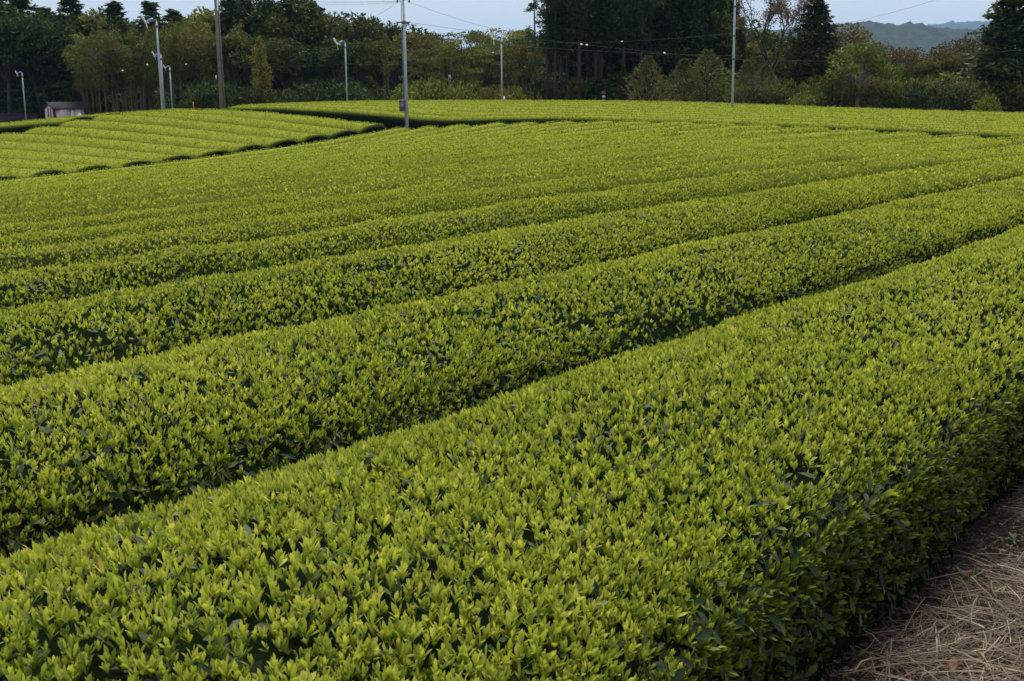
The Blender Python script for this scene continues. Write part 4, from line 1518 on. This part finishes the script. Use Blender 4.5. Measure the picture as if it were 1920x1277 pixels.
P_SHED = fan_pole(41, 100, 137, 'fan pole standing left of the little shed', big=.62, r=.055)
P_290 = fan_pole(293, 70, 40, 'tallest fan pole of the close pair above the left block', big=1.05, r=.058)
P_299 = fan_pole(301, 90, 103, 'shorter fan pole right behind the tallest one of the pair', big=.75, r=.07)
P_318 = fan_pole(318, 97, 126, 'small distant fan pole just right of the close pair', big=.6, r=.06)
P_647 = fan_pole(647, 88, 81, 'fan pole alone behind the far block, before the dark wood', big=1.05, r=.058)
P_940 = fan_pole(940, 84, 72, 'fan pole before the layered trees with a white switch box at its foot', big=1.05, box=True, r=.068)


def utility_pole(px_base, py_base, px_top, py_top, depth, mat, label, r0, r1, foot=False):
    """plumb pole from the ground at one pixel to beyond the top of the frame"""
    x, y, _ = at(px_base, depth, py_base)
    gz_ = terrain(x, y)
    h = at(px_top, depth, py_top)[2] - gz_
    root = empty('utility_pole', (x, y, gz_))
    tag(root, label, 'utility pole', 'utility poles among the tea blocks')
    mb = MB()
    mb.tube([(0, 0, -.4), (0, 0, h * .5), (0, 0, h)], [r0, (r0 + r1) / 2, r1], 12)
    mb.build('shaft', mat, root, True)
    return root, np.array([x, y, gz_]), h


M_BROWNPOLE = plain('old_brown_concrete', (0.165, 0.145, 0.13), 0.85, var=.25, scale=4, bump=.2)
rt, PB, HB = utility_pole(416, 205, 400, -45, 68, M_BROWNPOLE, 'weathered brown utility pole by the upper corner of the left block', .122, .062)
mb = MB()
mb.box(0, 0, .06, 1.1, .9, .16)
mb.build('concrete_foot', M_CONC, rt)
mb = MB()
mb.tube([(.17, 0, 0), (.15, 0, HB * .5), (.13, 0, HB)], .028, 6)
mb.build('conduit', M_CONC, rt)
mb = MB()
mb.box(-.20, -.05, 2.35, .05, .04, .22)
mb.build('number_plate', M_CERAMIC, rt)
mb = MB()
mb.box(0, -.15, HB - .75, 1.6, .09, .09)
mb.build('crossarm', M_STEEL, rt)
for dx in (-.7, .35, .7):
    mb = MB()
    mb.tube([(dx, -.15, HB - .70), (dx, -.15, HB - .62), (dx, -.15, HB - .58), (dx, -.15, HB - .48)], [.03, .06, .04, .055], 8)
    mb.build('insulator', M_CERAMIC, rt)

rt, PG, HG = utility_pole(763, 231, 757, -6, 58.6, M_STEEL, 'grey steel utility pole carrying a meter box, in front of the far block', .086, .056)
mb = MB()
mb.box(-.20, -.03, 1.60, .26, .18, .50)
bx = mb.build('meter_box', M_BOX, rt)
mb = MB()
mb.box(-.20, -.04, 1.865, .30, .23, .03)
mb.build('box_lid', M_STEEL, bx)
mb = MB()
mb.box(-.20, -.126, 1.64, .04, .012, .10)
mb.build('box_latch', M_STEEL, bx)
mb = MB()
mb.tube([(-.08, -.03, 1.36), (-.06, -.05, 1.2), (-.05, -.11, .9), (-.05, -.12, .0)], .03, 6)
mb.build('conduit', M_CONC, rt)
mb = MB()
mb.tube([(-.15, -.03, 1.88), (-.15, -.03, 2.3), (-.115, -.03, 2.6), (-.10, -.03, HG)], .018, 6)
mb.build('cable_riser', M_BROWNPOLE, rt)
zb = at(757, 58.6, 42)[2] - PG[2]
mb = MB()
mb.box(-.03, -.12, zb, .66, .06, .06)
mb.build('bracket', M_BOX, rt)
for dx in (-.30, .22):
    mb = MB()
    mb.tube([(dx, -.12, zb - .03), (dx, -.12, zb - .12), (dx, -.12, zb - .16)], [.03, .045, .02], 8)
    mb.build('insulator', M_BOX, rt)
mb = MB()
mb.tube([(0, 0, zb - .07), (0, 0, zb + .07)], .085, 12)
mb.build('band', M_BOX, rt)
zc = at(757, 58.6, 3)[2] - PG[2]
mb = MB()
mb.box(0, -.11, zc + .1, .66, .06, .07)
mb.build('crossarm', M_BOX, rt)
for dx in (-.27, .27):
    mb = MB()
    mb.tube([(dx, -.11, zc + .06), (dx, -.11, zc - .02), (dx, -.11, zc - .06)], [.03, .05, .02], 8)
    mb.build('insulator', M_BOX, rt)

rt, PT, HT = utility_pole(1373, 203, 1380, -40, 66, M_STEEL, 'tall bare steel pole standing inside the far block', .072, .046)
mb = MB()
mb.tube([(0, 0, .0), (0, 0, .42)], .095, 12)
mb.build('base_sleeve', M_STEEL, rt)
for yy in (12, 67, 111):
    zz = at(1376, 66, yy)[2] - PT[2]
    mb = MB()
    mb.tube([(0, 0, zz - .05), (0, 0, zz + .05)], .075, 10)
    mb.build('band', M_BOX, rt)


def wire(p, q, sag, label, spots=(), r=.0066):
    p, q = np.asarray(p, float), np.asarray(q, float)
    n = 28
    t = np.linspace(0, 1, n)[:, None]
    P = p * (1 - t) + q * t
    P[:, 2] -= (4 * t * (1 - t))[:, 0] * sag
    org = P[0].copy()
    mb = MB()
    mb.tube(P - org, r, 5, False)
    o = mb.build('overhead_wire', M_WIRE)
    o.location = org
    tag(o, label, 'wire', 'overhead wires')
    for f in spots:
        c = p * (1 - f) + q * f
        c[2] -= 4 * f * (1 - f) * sag
        d = (q - p) / np.linalg.norm(q - p)
        mb = MB()
        mb.tube([c - org - d * .07, c - org - d * .035, c - org + d * .035, c - org + d * .07], [.015, .042, .042, .015], 8)
        mb.build('wire_insulator', M_CERAMIC, o)


A = lambda px, py, d: np.array(at(px, d, py))
wire(A(400, -14, 68), A(752, 2, 58.6), .22, 'upper wire running from the brown pole to the meter-box pole top')
wire(A(400, -8, 68), A(752, 3.5, 58.6), .28, 'lower wire running from the brown pole to the meter-box pole top')
wire(A(748, 3, 58.6), A(668, 42, 122), .2, 'wire dropping from the meter-box pole top back into the left wood')
wire(A(765, 3, 58.6), A(1075, 68, 98), .55, 'upper wire from the meter-box pole sloping right to the cedar grove')
wire(A(766, 42, 58.6), A(1376, 111, 66), .12, 'wire with white insulators from the meter-box bracket to the steel pole', (.50, .517, .765))
wire(A(766, 58, 58.6), A(940, 92, 84), .1, 'short wire under the bracket from the meter-box pole to the fan pole', ())
wire(A(942, 76, 84), A(1377, 62, 66), .28, 'wire with one white insulator from the fan pole to the steel pole', (.575,))
wire(A(942, 84, 84), A(1376, 105, 66), .1, 'plain middle wire from the fan pole to the steel pole')
wire(A(752, 120, 58.6), A(647, 118, 88), .08, 'wire between the meter-box pole and the lone fan pole')
wire(A(647, 120, 88), A(299, 117, 90), .25, 'wire across the dark wood between the lone fan pole and the pair', (.855,))
wire(A(298, 116, 70), A(-60, 180, 78), .22, 'wire sloping down left from the close pair of fan poles past the shed', (.055, .175))
wire(A(160, 160, 104), A(-60, 196, 98), .15, 'faint lower wire passing behind the fan pole by the shed')
wire(A(1500, 56, 105), A(1840, -28, 60), .35, 'wire crossing the open sky above the hazy hills')
wire(A(1379, 11, 66), A(1470, 26, 100), .12, 'short wire from the steel pole into the budding tree')
wire(A(1376, 111, 66), A(2050, 78, 50), .35, 'wire from the steel pole across the right-hand trees')
wire(A(940, 96, 84), A(762, 112, 58.6), .1, 'low wire between the layered-tree fan pole and the meter-box pole', (.12,))

# ------------------------------------------------------------------ shed and small things
def shed():
    x, y, _ = at(102, 103, 215)
    zr = at(101, 103, 193)[2]
    gz_ = terrain(x, y)
    root = empty('shed', (x, y, gz_), math.radians(40))
    tag(root, 'little beige shed with grey gabled roof beyond the left tea block', 'shed')
    H = zr - gz_
    W, Ln = 2.05, 2.5                      # gable front (x), depth (y runs back right)
    he = H - .42
    cream = plain('cream_cladding', (0.74, 0.64, 0.52), .7, var=.08)
    taupe = plain('taupe_cladding', (0.66, 0.58, 0.53), .7, var=.06)
    brown = plain('red_brown_post', (0.20, 0.055, 0.018), .7)
    dark = plain('dark_trim', (0.02, 0.018, 0.02), .7)
    roofm = plain('grey_sheet_roof', (0.036, 0.035, 0.037), .8, var=.15, scale=8)
    # local axes: gable faces -x, long side faces -y
    mb = MB()
    v = [(0, 0, -.3), (0, W, -.3), (0, W, he), (0, W / 2, H - .06), (0, 0, he), (Ln, 0, -.3), (Ln, W, -.3), (Ln, W, he), (Ln, W / 2, H - .06), (Ln, 0, he)]
    mb.add(v, [(0, 4, 2, 1), (4, 3, 2), (5, 6, 7, 9), (9, 7, 8), (0, 5, 9, 4), (1, 2, 7, 6)])
    mb.build('wall', cream, root)
    for k, (y0, y1, mt, nm) in enumerate([(.06, .50, cream, 'panel'), (.54, .82, brown, 'post'), (.86, 1.08, cream, 'panel'), (1.12, 1.40, brown, 'post'), (1.44, 1.99, cream, 'panel')]):
        mb = MB()
        mb.box(-.03, y0 + (y1 - y0) / 2, he / 2, .05, y1 - y0, he - .06)
        mb.build(nm, mt, root)
    mb = MB()
    mb.box(0, 0, he / 2, .16, .16, he)
    mb.build('corner_post', dark, root)
    for k, (x0, x1, mt) in enumerate([(.16, 1.35, taupe), (1.38, 1.70, M_WHITE), (1.73, 2.44, taupe)]):
        mb = MB()
        mb.box((x0 + x1) / 2, -.03, he / 2, x1 - x0, .05, he - .06)
        mb.build('panel', mt, root)
    mb = MB()
    mb.box(Ln / 2, -.07, .55, Ln, .03, .05)
    mb.box(-.07, W / 2, .55, .03, W, .05)
    mb.build('rail', dark, root)
    ov = .22
    for sgn in (0, 1):
        ya, yb = (-ov, W / 2) if sgn == 0 else (W + ov, W / 2)
        za, zb_ = he - .13, H
        mb = MB()
        v = [(-ov, ya, za), (Ln + ov, ya, za), (Ln + ov, yb, zb_), (-ov, yb, zb_)]
        v += [(a_, b_, c_ + .06) for a_, b_, c_ in v]
        mb.add(v, [(0, 3, 2, 1), (4, 5, 6, 7), (0, 1, 5, 4), (1, 2, 6, 5), (2, 3, 7, 6), (3, 0, 4, 7)])
        mb.build('roof', roofm, root)
    return root


shed()


def small_post(px, depth, ytop, w, mat, name, label, cat, extra=None):
    x, y, zt = at(px, depth, ytop)
    gz_ = terrain(x, y)
    root = empty(name, (x, y, gz_))
    tag(root, label, cat)
    h = zt - gz_
    mb = MB()
    mb.tube([(0, 0, -.2), (0, 0, h * .6), (0, 0, h)], [w, w * .95, w * .9], 8)
    mb.build('post', mat, root, True)
    if extra:
        extra(root, h)


M_ORANGE = plain('orange_paint', (0.55, 0.16, 0.02), .6)
M_RED = plain('faded_red_paint', (0.30, 0.03, 0.03), .6)


def marker_head(root, h):
    mb = MB()
    mb.tube([(0, 0, h - .22), (0, 0, h - .20), (0, 0, h - .02), (0, 0, h)], [.06, .16, .13, .03], 10)
    mb.build('red_cap', M_RED, root)
    mb = MB()
    mb.tube([(0, 0, h - .42), (0, 0, h - .30)], [.12, .12], 10)
    mb.build('white_band', M_CERAMIC, root)
    mb = MB()
    mb.tube([(0, 0, h - .62), (0, 0, h - .52)], [.10, .10], 10)
    mb.build('white_band', M_CONC, root)


small_post(843, 90, 140, .09, M_CONC, 'weathered_post', 'short weathered grey post before the layered trees', 'post')
small_post(362, 84, 191, .035, M_ORANGE, 'marker_stake', 'thin orange stake left of the brown utility pole', 'stake')
small_post(1132, 86, 171, .05, M_BOX, 'marker_post', 'short marker post with red cap and pale bands before the cedar grove', 'marker', marker_head)


def cover_sheet():
    x, y, zt = at(149, 102, 212)
    gz_ = terrain(x, y)
    h = zt - gz_
    mb = MB()
    rg = np.random.default_rng(2)
    rings = []
    for z, r in ((0, .42), (.35, .33), (.7, .2), (.9, .1), (1, .02)):
        an = np.arange(12) * 6.283 / 12
        rr = r * (1 + .14 * np.sin(an * 4 + z * 3))
        rings.append(np.stack([np.cos(an) * rr * 1.2, np.sin(an) * rr, np.full(12, z * h)], -1))
    f = [(i * 12 + k, i * 12 + (k + 1) % 12, (i + 1) * 12 + (k + 1) % 12, (i + 1) * 12 + k) for i in range(4) for k in range(12)]
    mb.add(np.concatenate(rings), f)
    o = mb.build('tarpaulin', M_WHITE, None, True)
    o.location = (x, y, gz_)
    tag(o, 'white sheet heaped against the right side of the shed', 'tarpaulin')


cover_sheet()


def low_wall():
    x0, y0, z0 = at(-90, 106, 213)
    x1, y1, z1 = at(70, 106, 214)
    d = np.array([x1 - x0, y1 - y0])
    L = np.linalg.norm(d)
    g0 = terrain((x0 + x1) / 2, (y0 + y1) / 2)
    root = empty('low_wall', ((x0 + x1) / 2, (y0 + y1) / 2, g0), math.atan2(d[1], d[0]))
    tag(root, 'low dark wall running left from the shed under the wood', 'wall')
    h = (z0 + z1) / 2 - g0
    mb = MB()
    mb.box(0, 0, h / 2 - .2, L, .2, h + .4 - .1)
    mb.build('wall_body', plain('dark_purple_brown_wall', (.030, .022, .026), .9, var=.2), root)
    mb = MB()
    mb.box(0, 0, h - .02, L, .28, .08)
    mb.build('coping', plain('dark_coping', (.045, .038, .040), .9), root)


low_wall()

# ------------------------------------------------------------------ haze: pale air round the whole scene, sky outside it
mb = MB()
mb.box(0, 3800, 174, 18600, 11900, 372)
hm = bpy.data.materials.new('haze_air')
hm.use_nodes = True
hn = hm.node_tree.nodes
hn.clear()
h_out = hn.new('ShaderNodeOutputMaterial')
h_vol = hn.new('ShaderNodeVolumePrincipled')
h_vol.inputs['Color'].default_value = (0.36, 0.66, 1.0, 1)
h_vol.inputs['Density'].default_value = 0.000085
h_vol.inputs['Anisotropy'].default_value = 0.0
hm.node_tree.links.new(h_vol.outputs['Volume'], h_out.inputs['Volume'])
hz = mb.build('haze', hm)
tag(hz, 'pale blue air thickening towards the far hills', kind='stuff')
